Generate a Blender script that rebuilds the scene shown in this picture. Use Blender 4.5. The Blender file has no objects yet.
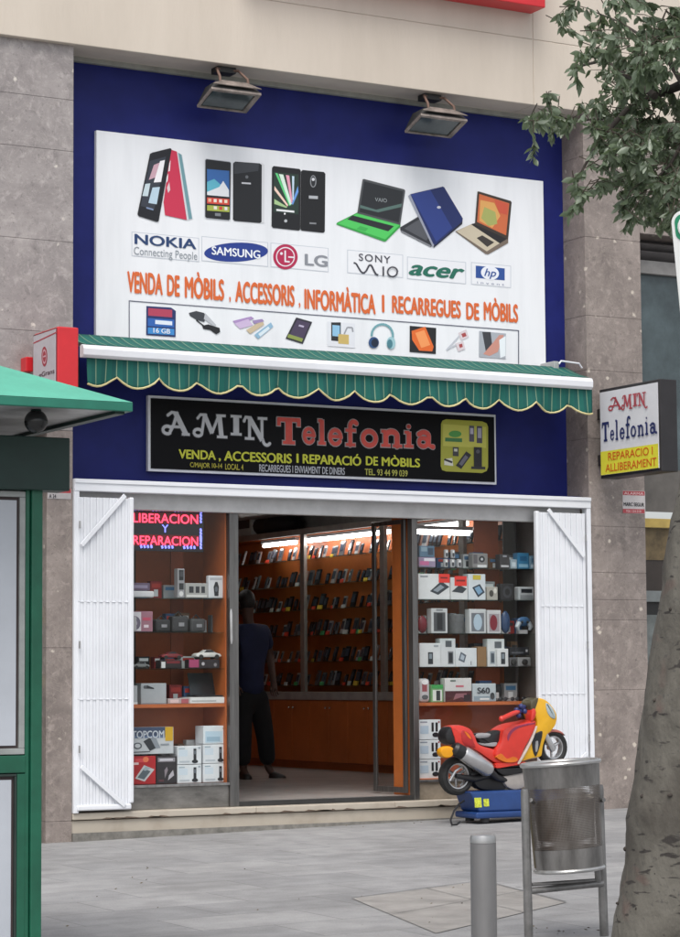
import bpy, bmesh, math, random
from mathutils import Vector, Matrix, noise
random.seed(11)
C = bpy.context.scene.collection
SC = bpy.context.scene

# ------------------------------------------------------------------ camera
FPX, YAW, PIT, ROL = 2392.5, 0.51174, 0.0873, 0.00734
CX, CY = 340.0, 468.5
Fv = Vector((math.sin(YAW)*math.cos(PIT), math.cos(YAW)*math.cos(PIT), math.sin(PIT)))
_r = Vector((math.cos(YAW), -math.sin(YAW), 0)); _d = Fv.cross(_r)
Rv = math.cos(ROL)*_r + math.sin(ROL)*_d
Dv = -math.sin(ROL)*_r + math.cos(ROL)*_d
def ray(x, y): return Fv + Rv*((x-CX)/FPX) + Dv*((y-CY)/FPX)
CAM = ray(320, 804.5)*-20.6
cam = bpy.data.cameras.new('camera'); cam_o = bpy.data.objects.new('camera', cam); C.objects.link(cam_o)
cam.sensor_fit = 'HORIZONTAL'; cam.sensor_width = 36; cam.lens = FPX/680*36
cam.clip_start = .1; cam.clip_end = 500
m = Matrix((Rv, -Dv, -Fv)).transposed().to_4x4(); m.translation = CAM
cam_o.matrix_world = m
SC.camera = cam_o

# ------------------------------------------------------------------ sky, sun, exposure
SUN_EL, SUN_AZ = math.radians(58), math.radians(215)      # azimuth clockwise from +Y
w = bpy.data.worlds.new('World'); SC.world = w; w.use_nodes = True
nt = w.node_tree; nt.nodes.clear()
sky = nt.nodes.new('ShaderNodeTexSky'); sky.sky_type = 'NISHITA'; sky.sun_disc = False
sky.sun_elevation = SUN_EL; sky.sun_rotation = SUN_AZ; sky.air_density = 1.0; sky.dust_density = 3.0; sky.ozone_density = 1.0
hs = nt.nodes.new('ShaderNodeHueSaturation'); hs.inputs['Saturation'].default_value = .28
bg = nt.nodes.new('ShaderNodeBackground'); bg.inputs['Strength'].default_value = .13
wo = nt.nodes.new('ShaderNodeOutputWorld')
nt.links.new(sky.outputs[0], hs.inputs['Color']); nt.links.new(hs.outputs[0], bg.inputs[0]); nt.links.new(bg.outputs[0], wo.inputs[0])
sun = bpy.data.lights.new('sun', 'SUN'); sun.energy = 1.3; sun.angle = math.radians(35); sun.color = (1, .96, .9)
sun_o = bpy.data.objects.new('sun', sun); C.objects.link(sun_o)
sd = Vector((math.sin(SUN_AZ)*math.cos(SUN_EL), math.cos(SUN_AZ)*math.cos(SUN_EL), math.sin(SUN_EL)))
sun_o.rotation_euler = sd.to_track_quat('Z', 'Y').to_euler(); sun_o.location = (-8, -10, 20)
SC.view_settings.view_transform = 'Standard'; SC.view_settings.look = 'None'
SC.view_settings.exposure = 0.57; SC.view_settings.gamma = 1; SC.view_settings.use_curve_mapping = False
SC.render.engine = 'CYCLES'
SC.cycles.max_bounces = 8; SC.cycles.transparent_max_bounces = 24; SC.cycles.use_denoising = True

# ------------------------------------------------------------------ pixel <-> plane helpers (only used to read real positions)
def pY(x, y, Y=0.0): v = ray(x, y); return CAM + v*((Y-CAM.y)/v.y)
def pX(x, y, X): v = ray(x, y); return CAM + v*((X-CAM.x)/v.x)
def pD(x, y, D): return CAM + ray(x, y)*D
G0, GX, GY = -.19, .0165, .0105
def gz(X, Y): return G0 + GX*X + GY*Y
def pG(x, y):
    v = ray(x, y); t = (G0+GX*CAM.x+GY*CAM.y-CAM.z)/(v.z-GX*v.x-GY*v.y)
    return CAM + v*t
class PlY:                      # a plane facing the street
    n = Vector((0, -1, 0)); u = Vector((1, 0, 0)); v = Vector((0, 0, 1))
    def __init__(s, Y): s.Y = Y
    def __call__(s, x, y): return pY(x, y, s.Y)
class PlX:                      # a plane at right angles to the facade, facing left
    n = Vector((-1, 0, 0)); u = Vector((0, -1, 0)); v = Vector((0, 0, 1))
    def __init__(s, X): s.X = X
    def __call__(s, x, y): return pX(x, y, s.X)

# ------------------------------------------------------------------ materials
def lin(c):
    c = c/255.0
    return c/12.92 if c <= .04045 else ((c+.055)/1.055)**2.4
def rgb(h):
    if isinstance(h, str): return tuple(lin(int(h[i:i+2], 16)) for i in (0, 2, 4))
    return h
MATS = {}
def mat(name, col, rough=.6, metal=0, var=.12, scale=6, bump=0, bscale=60, col2=None, emit=0, spec=.5, coat=0, stretch=(1, 1, 1), thr=None):
    if name in MATS: return MATS[name]
    m = bpy.data.materials.new(name); m.use_nodes = True; t = m.node_tree; N = t.nodes; L = t.links
    b = N['Principled BSDF']; c = rgb(col)
    b.inputs['Roughness'].default_value = rough; b.inputs['Metallic'].default_value = metal
    b.inputs['Specular IOR Level'].default_value = spec; b.inputs['Coat Weight'].default_value = coat
    tc = N.new('ShaderNodeTexCoord'); mp = N.new('ShaderNodeMapping'); mp.inputs['Scale'].default_value = stretch
    L.new(tc.outputs['Object'], mp.inputs[0])
    if var > 0 or col2 is not None:
        nz = N.new('ShaderNodeTexNoise'); nz.inputs['Scale'].default_value = scale; nz.inputs['Detail'].default_value = 6
        nz.inputs['Roughness'].default_value = .65
        L.new(mp.outputs[0], nz.inputs['Vector'])
        mx = N.new('ShaderNodeMix'); mx.data_type = 'RGBA'
        c2 = rgb(col2) if col2 is not None else tuple(max(0, v*(1-2.2*var)) for v in c)
        c1 = c if col2 is not None else tuple(min(.95, v*(1+.5*var)) for v in c)
        mx.inputs['A'].default_value = (*c1, 1); mx.inputs['B'].default_value = (*c2, 1)
        rp = N.new('ShaderNodeValToRGB'); lo, hi = thr if thr else (.35, .7)
        rp.color_ramp.elements[0].position = lo; rp.color_ramp.elements[1].position = hi
        L.new(nz.outputs['Fac'], rp.inputs[0]); L.new(rp.outputs[0], mx.inputs['Factor'])
        L.new(mx.outputs['Result'], b.inputs['Base Color'])
    else: b.inputs['Base Color'].default_value = (*c, 1)
    if bump:
        n2 = N.new('ShaderNodeTexNoise'); n2.inputs['Scale'].default_value = bscale; n2.inputs['Detail'].default_value = 4
        L.new(mp.outputs[0], n2.inputs['Vector'])
        bp = N.new('ShaderNodeBump'); bp.inputs['Strength'].default_value = bump; bp.inputs['Distance'].default_value = .01
        L.new(n2.outputs['Fac'], bp.inputs['Height']); L.new(bp.outputs[0], b.inputs['Normal'])
    if emit:
        b.inputs['Emission Color'].default_value = (*c, 1); b.inputs['Emission Strength'].default_value = emit
    MATS[name] = m; return m
def ink(h, rough=.45):
    h = h.upper(); return mat('ink_'+h, h, rough, var=0)

def glass_mat(name, tint=(.93, .95, .94), gloss=1.0, rough=.02):
    m = bpy.data.materials.new(name); m.use_nodes = True; t = m.node_tree; N = t.nodes; L = t.links
    N.remove(N['Principled BSDF']); o = N['Material Output']
    tr = N.new('ShaderNodeBsdfTransparent'); tr.inputs[0].default_value = (*tint, 1)
    gl = N.new('ShaderNodeBsdfGlossy'); gl.inputs['Roughness'].default_value = rough; gl.inputs[0].default_value = (gloss, gloss, gloss, 1)
    fr = N.new('ShaderNodeFresnel'); fr.inputs[0].default_value = 1.42
    ge = N.new('ShaderNodeNewGeometry'); iv = N.new('ShaderNodeMath'); iv.operation = 'SUBTRACT'; iv.inputs[0].default_value = 1; L.new(ge.outputs['Backfacing'], iv.inputs[1])
    mu = N.new('ShaderNodeMath'); mu.operation = 'MULTIPLY'; L.new(fr.outputs[0], mu.inputs[0]); L.new(iv.outputs[0], mu.inputs[1])
    mx = N.new('ShaderNodeMixShader'); L.new(mu.outputs[0], mx.inputs[0]); L.new(tr.outputs[0], mx.inputs[1]); L.new(gl.outputs[0], mx.inputs[2])
    L.new(mx.outputs[0], o.inputs[0]); return m
M_GLASS = glass_mat('window_glass', (.965, .975, .97))
M_SHELF = glass_mat('shelf_glass', (.72, .80, .77))

def marble(name, base, dark, fleck, seed=0):
    m = bpy.data.materials.new(name); m.use_nodes = True; t = m.node_tree; N = t.nodes; L = t.links
    b = N['Principled BSDF']; b.inputs['Roughness'].default_value = .38
    tc = N.new('ShaderNodeTexCoord'); mp = N.new('ShaderNodeMapping'); mp.inputs['Location'].default_value = (seed, seed*2, 0)
    L.new(tc.outputs['Object'], mp.inputs[0])
    def nz(s, d=8, dist=0):
        n = N.new('ShaderNodeTexNoise'); n.inputs['Scale'].default_value = s; n.inputs['Detail'].default_value = d
        n.inputs['Distortion'].default_value = dist; n.inputs['Roughness'].default_value = .7; L.new(mp.outputs[0], n.inputs['Vector']); return n.outputs['Fac']
    def ramp(i, a, bb):
        r = N.new('ShaderNodeValToRGB'); r.color_ramp.elements[0].position = a; r.color_ramp.elements[1].position = bb; L.new(i, r.inputs[0]); return r.outputs[0]
    def mix(f, a, bb):
        x = N.new('ShaderNodeMix'); x.data_type = 'RGBA'; L.new(f, x.inputs['Factor'])
        for k, v in (('A', a), ('B', bb)):
            if isinstance(v, tuple): x.inputs[k].default_value = (*v, 1)
            else: L.new(v, x.inputs[k])
        return x.outputs['Result']
    c = mix(ramp(nz(2.2, 9, .6), .35, .68), rgb(base), tuple(v*.86 for v in rgb(dark)))
    c = mix(ramp(nz(6.5, 7, .3), .56, .72), c, tuple(v*.74 for v in rgb(dark)))
    c = mix(ramp(nz(11, 8, .4), .52, .80), c, tuple(v*1.45 for v in rgb(base)))
    c = mix(ramp(nz(28, 3, 0), .58, .75), c, tuple(v*.62 for v in rgb(dark)))
    vo = N.new('ShaderNodeTexVoronoi'); vo.inputs['Scale'].default_value = 6; L.new(mp.outputs[0], vo.inputs['Vector'])
    ns = nz(14, 4, 2)
    mu = N.new('ShaderNodeMath'); mu.operation = 'ADD'; L.new(vo.outputs['Distance'], mu.inputs[0]); 
    m2 = N.new('ShaderNodeMath'); m2.operation = 'MULTIPLY'; m2.inputs[1].default_value = .35; L.new(ns, m2.inputs[0]); L.new(m2.outputs[0], mu.inputs[1])
    f = N.new('ShaderNodeValToRGB'); f.color_ramp.elements[0].position = .25; f.color_ramp.elements[0].color = (.75, .75, .75, 1); f.color_ramp.elements[1].position = .31; f.color_ramp.elements[1].color = (0, 0, 0, 1)
    L.new(mu.outputs[0], f.inputs[0])
    c = mix(f.outputs[0], c, rgb(fleck))
    vn = nz(3.5, 6, 3); ab = N.new('ShaderNodeMath'); ab.operation = 'SUBTRACT'; ab.inputs[1].default_value = .5; L.new(vn, ab.inputs[0])
    a2 = N.new('ShaderNodeMath'); a2.operation = 'ABSOLUTE'; L.new(ab.outputs[0], a2.inputs[0])
    r = N.new('ShaderNodeValToRGB'); r.color_ramp.elements[0].position = 0; r.color_ramp.elements[0].color = (.22, .22, .22, 1); r.color_ramp.elements[1].position = .012; r.color_ramp.elements[1].color = (0, 0, 0, 1)
    L.new(a2.outputs[0], r.inputs[0]); c = mix(r.outputs[0], c, rgb(fleck))
    L.new(c, b.inputs['Base Color']); return m

# ------------------------------------------------------------------ object helpers
def tag(o, label=None, cat=None, group=None, kind=None):
    if label: o['label'] = label
    if cat: o['category'] = cat
    if group: o['group'] = group
    if kind: o['kind'] = kind
    return o
def thing(name, label, cat, loc=(0, 0, 0), group=None):
    o = bpy.data.objects.new(name, None); C.objects.link(o); o.location = loc; o.empty_display_size = .1
    return tag(o, label, cat, group)
def wl(o):
    v = Vector((0, 0, 0))
    while o is not None: v += o.location; o = o.parent
    return v
class MB:
    def __init__(s): s.v = []; s.f = []; s.mi = []; s.mats = []
    def mat(s, m):
        if m not in s.mats: s.mats.append(m)
        s.cur = s.mats.index(m); return s
    def add(s, vs, fs):
        n = len(s.v); s.v += [Vector(p) for p in vs]
        for f in fs: s.f.append([i+n for i in f]); s.mi.append(getattr(s, 'cur', 0))
        return s
    def box(s, x0, x1, y0, y1, z0, z1):
        x0, x1 = min(x0, x1), max(x0, x1); y0, y1 = min(y0, y1), max(y0, y1); z0, z1 = min(z0, z1), max(z0, z1)
        return s.add([(x, y, z) for z in (z0, z1) for y in (y0, y1) for x in (x0, x1)],
                     [(0, 2, 3, 1), (4, 5, 7, 6), (0, 1, 5, 4), (2, 6, 7, 3), (0, 4, 6, 2), (1, 3, 7, 5)])
    def obox(s, c, ax, ay, az):           # oriented box: centre and half-axes
        c = Vector(c); ax, ay, az = Vector(ax), Vector(ay), Vector(az)
        return s.add([c+ax*i+ay*j+az*k for k in (-1, 1) for j in (-1, 1) for i in (-1, 1)],
                     [(0, 2, 3, 1), (4, 5, 7, 6), (0, 1, 5, 4), (2, 6, 7, 3), (0, 4, 6, 2), (1, 3, 7, 5)])
    def tube(s, pts, rad, n=12, cap=True, sy=1.0):
        pts = [Vector(p) for p in pts]
        if not hasattr(rad, '__len__'): rad = [rad]*len(pts)
        base = len(s.v); prev = None
        for i, p in enumerate(pts):
            d = (pts[min(i+1, len(pts)-1)] - pts[max(i-1, 0)]).normalized()
            if prev is None: a = d.orthogonal().normalized()
            else: a = (prev - d*prev.dot(d)); a = a.normalized() if a.length > 1e-6 else d.orthogonal().normalized()
            prev = a; b = d.cross(a)
            for k in range(n):
                t = 2*math.pi*k/n; s.v.append(p + (a*math.cos(t) + b*math.sin(t)*sy)*rad[i])
        for i in range(len(pts)-1):
            for k in range(n):
                q = base+i*n; s.f.append([q+k, q+(k+1) % n, q+n+(k+1) % n, q+n+k]); s.mi.append(getattr(s, 'cur', 0))
        if cap:
            s.f.append([base+k for k in range(n)][::-1]); s.mi.append(getattr(s, 'cur', 0))
            q = base+(len(pts)-1)*n; s.f.append([q+k for k in range(n)]); s.mi.append(getattr(s, 'cur', 0))
        return s
    def ball(s, c, r, n=12, m_=8, sc=(1, 1, 1)):
        c = Vector(c); base = len(s.v)
        for j in range(m_+1):
            ph = math.pi*j/m_
            for i in range(n):
                t = 2*math.pi*i/n
                s.v.append(c+Vector((math.sin(ph)*math.cos(t)*sc[0], math.sin(ph)*math.sin(t)*sc[1], math.cos(ph)*sc[2]))*r)
        for j in range(m_):
            for i in range(n):
                s.f.append([base+j*n+i, base+(j+1)*n+i, base+(j+1)*n+(i+1) % n, base+j*n+(i+1) % n]); s.mi.append(getattr(s, 'cur', 0))
        return s
    def lathe(s, c, prof, n=28, axis='Z'):
        c = Vector(c); base = len(s.v)
        for r, h in prof:
            for i in range(n):
                t = 2*math.pi*i/n
                if axis == 'Z': p = Vector((r*math.cos(t), r*math.sin(t), h))
                elif axis == 'Y': p = Vector((r*math.cos(t), h, r*math.sin(t)))
                else: p = Vector((h, r*math.cos(t), r*math.sin(t)))
                s.v.append(c+p)
        for j in range(len(prof)-1):
            for i in range(n):
                s.f.append([base+j*n+i, base+j*n+(i+1) % n, base+(j+1)*n+(i+1) % n, base+(j+1)*n+i]); s.mi.append(getattr(s, 'cur', 0))
        return s
    def poly(s, pts, d=None):                # flat polygon, or a prism when d (vector) is given
        pts = [Vector(p) for p in pts]; n = len(pts)
        if d is None: return s.add(pts, [list(range(n))])
        d = Vector(d)
        return s.add(pts+[p+d for p in pts], [list(range(n))[::-1], [i+n for i in range(n)]] + [[i, (i+1) % n, (i+1) % n+n, i+n] for i in range(n)])
    def puff(s, pts, half, inset=.03, ax=Vector((0, 1, 0)), rings=5):    # outline given thickness with rounded edges
        pts = [Vector(p) for p in pts]; n = len(pts); c = sum(pts, Vector())/n
        nrm = []
        for i in range(n):
            t = (pts[(i+1) % n]-pts[i-1]).normalized(); q = t.cross(ax)
            nrm.append(q)
        area = 0
        for i in range(n): area += (pts[i]-c).cross(pts[(i+1) % n]-c).dot(ax)
        sg = -1 if area > 0 else 1
        base = len(s.v); K = []
        for k in range(-rings, rings+1):
            t = k/rings; ins = inset*(1-math.sqrt(max(0, 1-t*t)))
            K.append([pts[i]+nrm[i]*sg*ins*1.0+ax*half*math.sin(t*math.pi/2) for i in range(n)])
        for R_ in K: s.v += R_
        cur = getattr(s, 'cur', 0)
        for k in range(2*rings):
            for i in range(n):
                s.f.append([base+k*n+i, base+k*n+(i+1) % n, base+(k+1)*n+(i+1) % n, base+(k+1)*n+i]); s.mi.append(cur)
        s.f.append([base+i for i in range(n)][::-1]); s.mi.append(cur)
        s.f.append([base+2*rings*n+i for i in range(n)]); s.mi.append(cur)
        return s
    def build(s, name, material=None, parent=None, smooth=False, bevel=0, fix=True, seg=2):
        me = bpy.data.meshes.new(name); off = wl(parent) if parent is not None else Vector((0, 0, 0))
        me.from_pydata([v-off for v in s.v], [], s.f)
        if material is not None: me.materials.append(material)
        else:
            for mm in s.mats: me.materials.append(mm)
            for i, p in enumerate(me.polygons): p.material_index = s.mi[i]
        if fix:
            bm = bmesh.new(); bm.from_mesh(me); bmesh.ops.recalc_face_normals(bm, faces=bm.faces); bm.to_mesh(me); bm.free()
        if smooth:
            for p in me.polygons: p.use_smooth = True
            try: me.set_sharp_from_angle(angle=math.radians(38))
            except Exception: pass
        me.update()
        o = bpy.data.objects.new(name, me); C.objects.link(o); o.parent = parent
        if bevel:
            b = o.modifiers.new('bevel', 'BEVEL'); b.width = bevel; b.segments = seg; b.limit_method = 'ANGLE'; b.angle_limit = math.radians(35)
        return o
def struct(o): o['kind'] = 'structure'; return o

def decal(name, parent, P, items, off=.0012, step=.0004, label=None):
    """printed picture: thin layers on a real surface. items: (colour, [px points])"""
    mb = MB(); k = 0
    for col, pts in items:
        mb.mat(ink(col)); o = P.n*(off+k*step); mb.poly([P(*p)+o for p in pts]); k += 1
    ob = mb.build(name, None, parent, fix=False)
    if label: ob['label'] = label
    return ob
def ell(cx, cy, rx, ry, n=24, rot=0, skew=0.0, a0=0, a1=360):
    out = []
    for i in range(n):
        t = math.radians(a0+(a1-a0)*i/(n if a1-a0 == 360 else n-1)); x = rx*math.cos(t); y = ry*math.sin(t)
        X = x*math.cos(rot)-y*math.sin(rot); Y = x*math.sin(rot)+y*math.cos(rot)+skew*x
        out.append((cx+X, cy+Y))
    return out
def line(p, q, w_):
    dx, dy = q[0]-p[0], q[1]-p[1]; l = math.hypot(dx, dy); nx, ny = -dy/l*w_/2, dx/l*w_/2
    return [(p[0]+nx, p[1]+ny), (q[0]+nx, q[1]+ny), (q[0]-nx, q[1]-ny), (p[0]-nx, p[1]-ny)]

def text_mesh(s, bold=0.0, shear=0.0, space=1.0):
    cu = bpy.data.curves.new('t', 'FONT'); cu.body = s; cu.size = 1; cu.shear = shear; cu.space_character = space
    cu.resolution_u = 4; cu.fill_mode = 'FRONT'
    o = bpy.data.objects.new('t', cu); C.objects.link(o)
    dg = bpy.context.evaluated_depsgraph_get(); me = bpy.data.meshes.new_from_object(o.evaluated_get(dg))
    bpy.data.objects.remove(o); return me
def fatten(me, b):                    # bold: a few copies of the outlines, shifted by a hair's breadth
    vs = [v.co.copy() for v in me.vertices]; fs = [list(p.vertices) for p in me.polygons]; V = []; Fc = []
    sh = [(0, 0), (-b, 0), (b, 0), (0, b*.6), (0, -b*.6)] if b > 0 else [(0, 0)]
    for k, (dx, dy) in enumerate(sh):
        n = len(V); V += [Vector((v.x+dx, v.y+dy, k)) for v in vs]; Fc += [[i+n for i in f] for f in fs]
    m2 = bpy.data.meshes.new('t'); m2.from_pydata(V, [], Fc); return m2
def text(name, s, P, xl, xr, yt, yb, m_, parent, bold=.0, shear=0, off=.004, space=1.0, label=None):
    """lettering fitted to a real rectangle on plane P; yt and yb are read at the left end"""
    a = P(xl, yb); t = P(xl, yt); b = P(xr, (yt+yb)/2)
    W = abs((b-a).dot(P.u)); H = (t-a).dot(P.v)
    me = fatten(text_mesh(s, 0, shear, space), bold*.8)
    xs = [v.co.x for v in me.vertices]; ys = [v.co.y for v in me.vertices]
    x0, x1, y0, y1 = min(xs), max(xs), min(ys), max(ys); o3 = a + P.n*off - wl(parent)
    for v in me.vertices:
        v.co = o3 + P.u*((v.co.x-x0)/(x1-x0)*W) + P.v*((v.co.y-y0)/(y1-y0)*H) + P.n*(.0002*v.co.z)
    me.materials.clear(); me.materials.append(m_); me.name = name
    o = bpy.data.objects.new(name, me); C.objects.link(o); o.parent = parent
    o['label'] = label or ('lettering reading ' + s.strip(' ,'))
    return o

# slab-serif and curly letters drawn as pen strokes in a unit box (x 0..1, y 0..1)
def arc(cx, cy, rx, ry, a0, a1, n=14):
    return [(cx+rx*math.cos(math.radians(a0+(a1-a0)*i/n)), cy+ry*math.sin(math.radians(a0+(a1-a0)*i/n))) for i in range(n+1)]
SLAB = {
 'T': [([(.5, .04), (.5, .92)], .26), ([(.04, .93), (.96, .93)], .13), ([(.08, .70), (.08, .95)], .12), ([(.92, .70), (.92, .95)], .12), ([(.26, .05), (.74, .05)], .10)],
 'e': [(arc(.5, .33, .36, .27, 0, 325), .2), ([(.16, .35), (.86, .35)], .10)],
 'l': [([(.5, .04), (.5, .95)], .42), ([(.1, .05), (.9, .05)], .09), ([(.12, .94), (.5, .94)], .09)],
 'f': [([(.40, .04), (.40, .75)] + arc(.66, .76, .26, .18, 180, 40, 8), .24), ([(.1, .05), (.75, .05)], .09), ([(.08, .60), (.80, .60)], .10)],
 'o': [(arc(.5, .33, .36, .27, 0, 360, 22), .2)],
 'n': [([(.24, .05), (.24, .60)], .2), ([(.24, .46)] + arc(.52, .44, .25, .16, 150, 0, 8) + [(.77, .05)], .2), ([(.04, .05), (.44, .05)], .09), ([(.58, .05), (.98, .05)], .09), ([(.05, .60), (.24, .60)], .09)],
 'i': [([(.5, .05), (.5, .6)], .38), ([(.1, .05), (.9, .05)], .09), ([(.12, .60), (.5, .60)], .09), (arc(.5, .83, .08, .03, 0, 360, 10), .18)],
 'a': [(arc(.40, .22, .24, .16, 0, 360, 16), .17), ([(.16, .52)] + arc(.44, .46, .26, .14, 150, 0, 8) + [(.70, .12), (.94, .06)], .2)],
}
CURL = {
 'A': [([(.50, .98), (.88, .04)], .20), ([(.56, .98), (.42, .40), (.30, .12)] + arc(.20, .20, .16, .17, -50, -330, 12), .10), ([(.34, .36), (.70, .36)], .08), ([(.74, .04), (1.0, .04)], .07), ([(.22, .86), (.36, 1.0), (.56, .97)], .09)],
 'M': [([(.34, .96), (.26, .14)] + arc(.15, .18, .12, .15, -20, -320, 10), .09), ([(.34, .96), (.56, .20)], .16), ([(.56, .20), (.76, .96)], .08), ([(.78, .96), (.84, .04)], .17), ([(.72, .04), (1.0, .04)], .07), ([(.70, .96), (.95, .96)], .07), ([(.14, .80), (.22, .96), (.38, .96)], .08)],
 'I': [([(.5, .05), (.5, .95)], .42), ([(.06, .04), (.94, .04)], .08), ([(.06, .96), (.94, .96)], .08)],
 'N': [([(.20, .10), (.20, .94)], .09), ([(.20, .94), (.66, .06)], .17), ([(.66, .94), (.66, .06)] + arc(.84, .06, .14, .20, 180, 320, 8), .09), ([(.04, .10), (.36, .10)], .07), ([(.0, .80), (.06, .96), (.24, .94)], .09), ([(.52, .94), (.84, .94)], .07)],
}
def stroke_letters(name, glyphs, table, P, m_, parent, off, grow=0.0, label=None):
    """glyphs: (char, xl, xr, yt, yb) rectangles on plane P; y read at xl. grow widens every stroke (outline)."""
    mb = MB(); k = 0; L0 = wl(parent)
    for ch, xl, xr, yt, yb in glyphs:
        a = P(xl, yb); W = abs((P(xr, yb)-a).dot(P.u)); H = (P(xl, yt)-a).dot(P.v)
        for pts, wd in table[ch]:
            q = [(x*W, y*H) for x, y in pts]; horiz = abs(q[0][1]-q[-1][1]) < .02*H and len(q) == 2
            hw = (wd*(H if horiz else min(W, H)))/2 + grow
            if grow and len(q) == 2:
                d0 = Vector((q[1][0]-q[0][0], q[1][1]-q[0][1])).normalized()*grow
                q = [(q[0][0]-d0.x, q[0][1]-d0.y), (q[1][0]+d0.x, q[1][1]+d0.y)]
            Lf, Rt = [], []; closed = len(q) > 3 and math.hypot(q[0][0]-q[-1][0], q[0][1]-q[-1][1]) < 1e-5
            for i in range(len(q)):
                pa = q[i-1] if i > 0 else (q[-2] if closed else q[0]); pb = q[i+1] if i < len(q)-1 else (q[1] if closed else q[-1])
                dx, dy = pb[0]-pa[0], pb[1]-pa[1]; l = math.hypot(dx, dy) or 1
                Lf.append((q[i][0]-dy/l*hw, q[i][1]+dx/l*hw)); Rt.append((q[i][0]+dy/l*hw, q[i][1]-dx/l*hw))
            o = a + P.n*(off+k*.0002); k += 1
            f3 = lambda c: o + P.u*c[0] + P.v*c[1]
            for i in range(len(q)-1): mb.poly([f3(Lf[i]), f3(Lf[i+1]), f3(Rt[i+1]), f3(Rt[i])])
            for e in ([] if (len(q) == 2 or closed) else [q[0], q[-1]]):
                k += 1; o2 = P.n*.0001
                mb.poly([f3((e[0]+hw*math.cos(t*math.pi/5), e[1]+hw*math.sin(t*math.pi/5)))+o2 for t in range(10)])
    ob = mb.build(name, m_, parent, fix=False)
    if label: ob['label'] = label
    return ob

# ================================================================== ground
def ground_mat():
    m = bpy.data.materials.new('paving_slabs'); m.use_nodes = True; t = m.node_tree; N = t.nodes; L = t.links; b = N['Principled BSDF']
    b.inputs['Roughness'].default_value = .75
    tc = N.new('ShaderNodeTexCoord'); mp = N.new('ShaderNodeMapping'); L.new(tc.outputs['Object'], mp.inputs[0])
    br = N.new('ShaderNodeTexBrick'); L.new(mp.outputs[0], br.inputs['Vector'])
    br.inputs['Scale'].default_value = 1; br.inputs['Brick Width'].default_value = .9; br.inputs['Row Height'].default_value = .6
    br.inputs['Mortar Size'].default_value = .005; br.inputs['Mortar Smooth'].default_value = .3; br.inputs['Bias'].default_value = 0
    br.inputs['Color1'].default_value = (.265, .265, .27, 1); br.inputs['Color2'].default_value = (.31, .308, .31, 1); br.inputs['Mortar'].default_value = (.17, .17, .17, 1)
    def nz(s, d, a, bb, lo, hi, st=(1, 1, 1)):
        m2 = N.new('ShaderNodeMapping'); m2.inputs['Scale'].default_value = st; L.new(tc.outputs['Object'], m2.inputs[0])
        n = N.new('ShaderNodeTexNoise'); n.inputs['Scale'].default_value = s; n.inputs['Detail'].default_value = d; L.new(m2.outputs[0], n.inputs['Vector'])
        r = N.new('ShaderNodeMapRange'); r.inputs['From Min'].default_value = a; r.inputs['From Max'].default_value = bb; r.inputs['To Min'].default_value = lo; r.inputs['To Max'].default_value = hi
        L.new(n.outputs['Fac'], r.inputs[0]); return r.outputs[0], n.outputs['Fac']
    c = br.outputs['Color']
    for f in (nz(.7, 6, .3, .7, .84, 1.12)[0], nz(.9, 5, .52, .70, 1.0, .84, (1, 3, 1))[0], nz(5, 8, .35, .65, .88, 1.08)[0], nz(90, 3, .3, .7, .9, 1.1)[0]):
        v = N.new('ShaderNodeVectorMath'); v.operation = 'SCALE'; L.new(c, v.inputs[0]); L.new(f, v.inputs['Scale']); c = v.outputs[0]
    # dark chewing-gum spots
    vo = N.new('ShaderNodeTexVoronoi'); vo.inputs['Scale'].default_value = 1.9; L.new(tc.outputs['Object'], vo.inputs['Vector'])
    r = N.new('ShaderNodeMapRange'); r.inputs['From Min'].default_value = .035; r.inputs['From Max'].default_value = .045; r.inputs['To Min'].default_value = .55; r.inputs['To Max'].default_value = 1
    L.new(vo.outputs['Distance'], r.inputs[0])
    v = N.new('ShaderNodeVectorMath'); v.operation = 'SCALE'; L.new(c, v.inputs[0]); L.new(r.outputs[0], v.inputs['Scale']); c = v.outputs[0]
    L.new(c, b.inputs['Base Color'])
    bp = N.new('ShaderNodeBump'); bp.inputs['Strength'].default_value = .25; bp.inputs['Distance'].default_value = .004
    n = N.new('ShaderNodeTexNoise'); n.inputs['Scale'].default_value = 120; L.new(tc.outputs['Object'], n.inputs['Vector']); L.new(n.outputs['Fac'], bp.inputs['Height'])
    L.new(bp.outputs[0], b.inputs['Normal']); return m
MG = ground_mat()
mb = MB(); xs = [-120, -12, -6, -3, 0, 3, 6, 12, 120]; ys = [-120, -20, -12, -8, -4, -2, 0.05]
for i in range(len(xs)-1):
    for j in range(len(ys)-1):
        mb.poly([(x, y, gz(max(-12, min(12, x)), max(-20, y))) for x, y in ((xs[i], ys[j]), (xs[i+1], ys[j]), (xs[i+1], ys[j+1]), (xs[i], ys[j+1]))])
struct(mb.build('pavement', MG))
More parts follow.
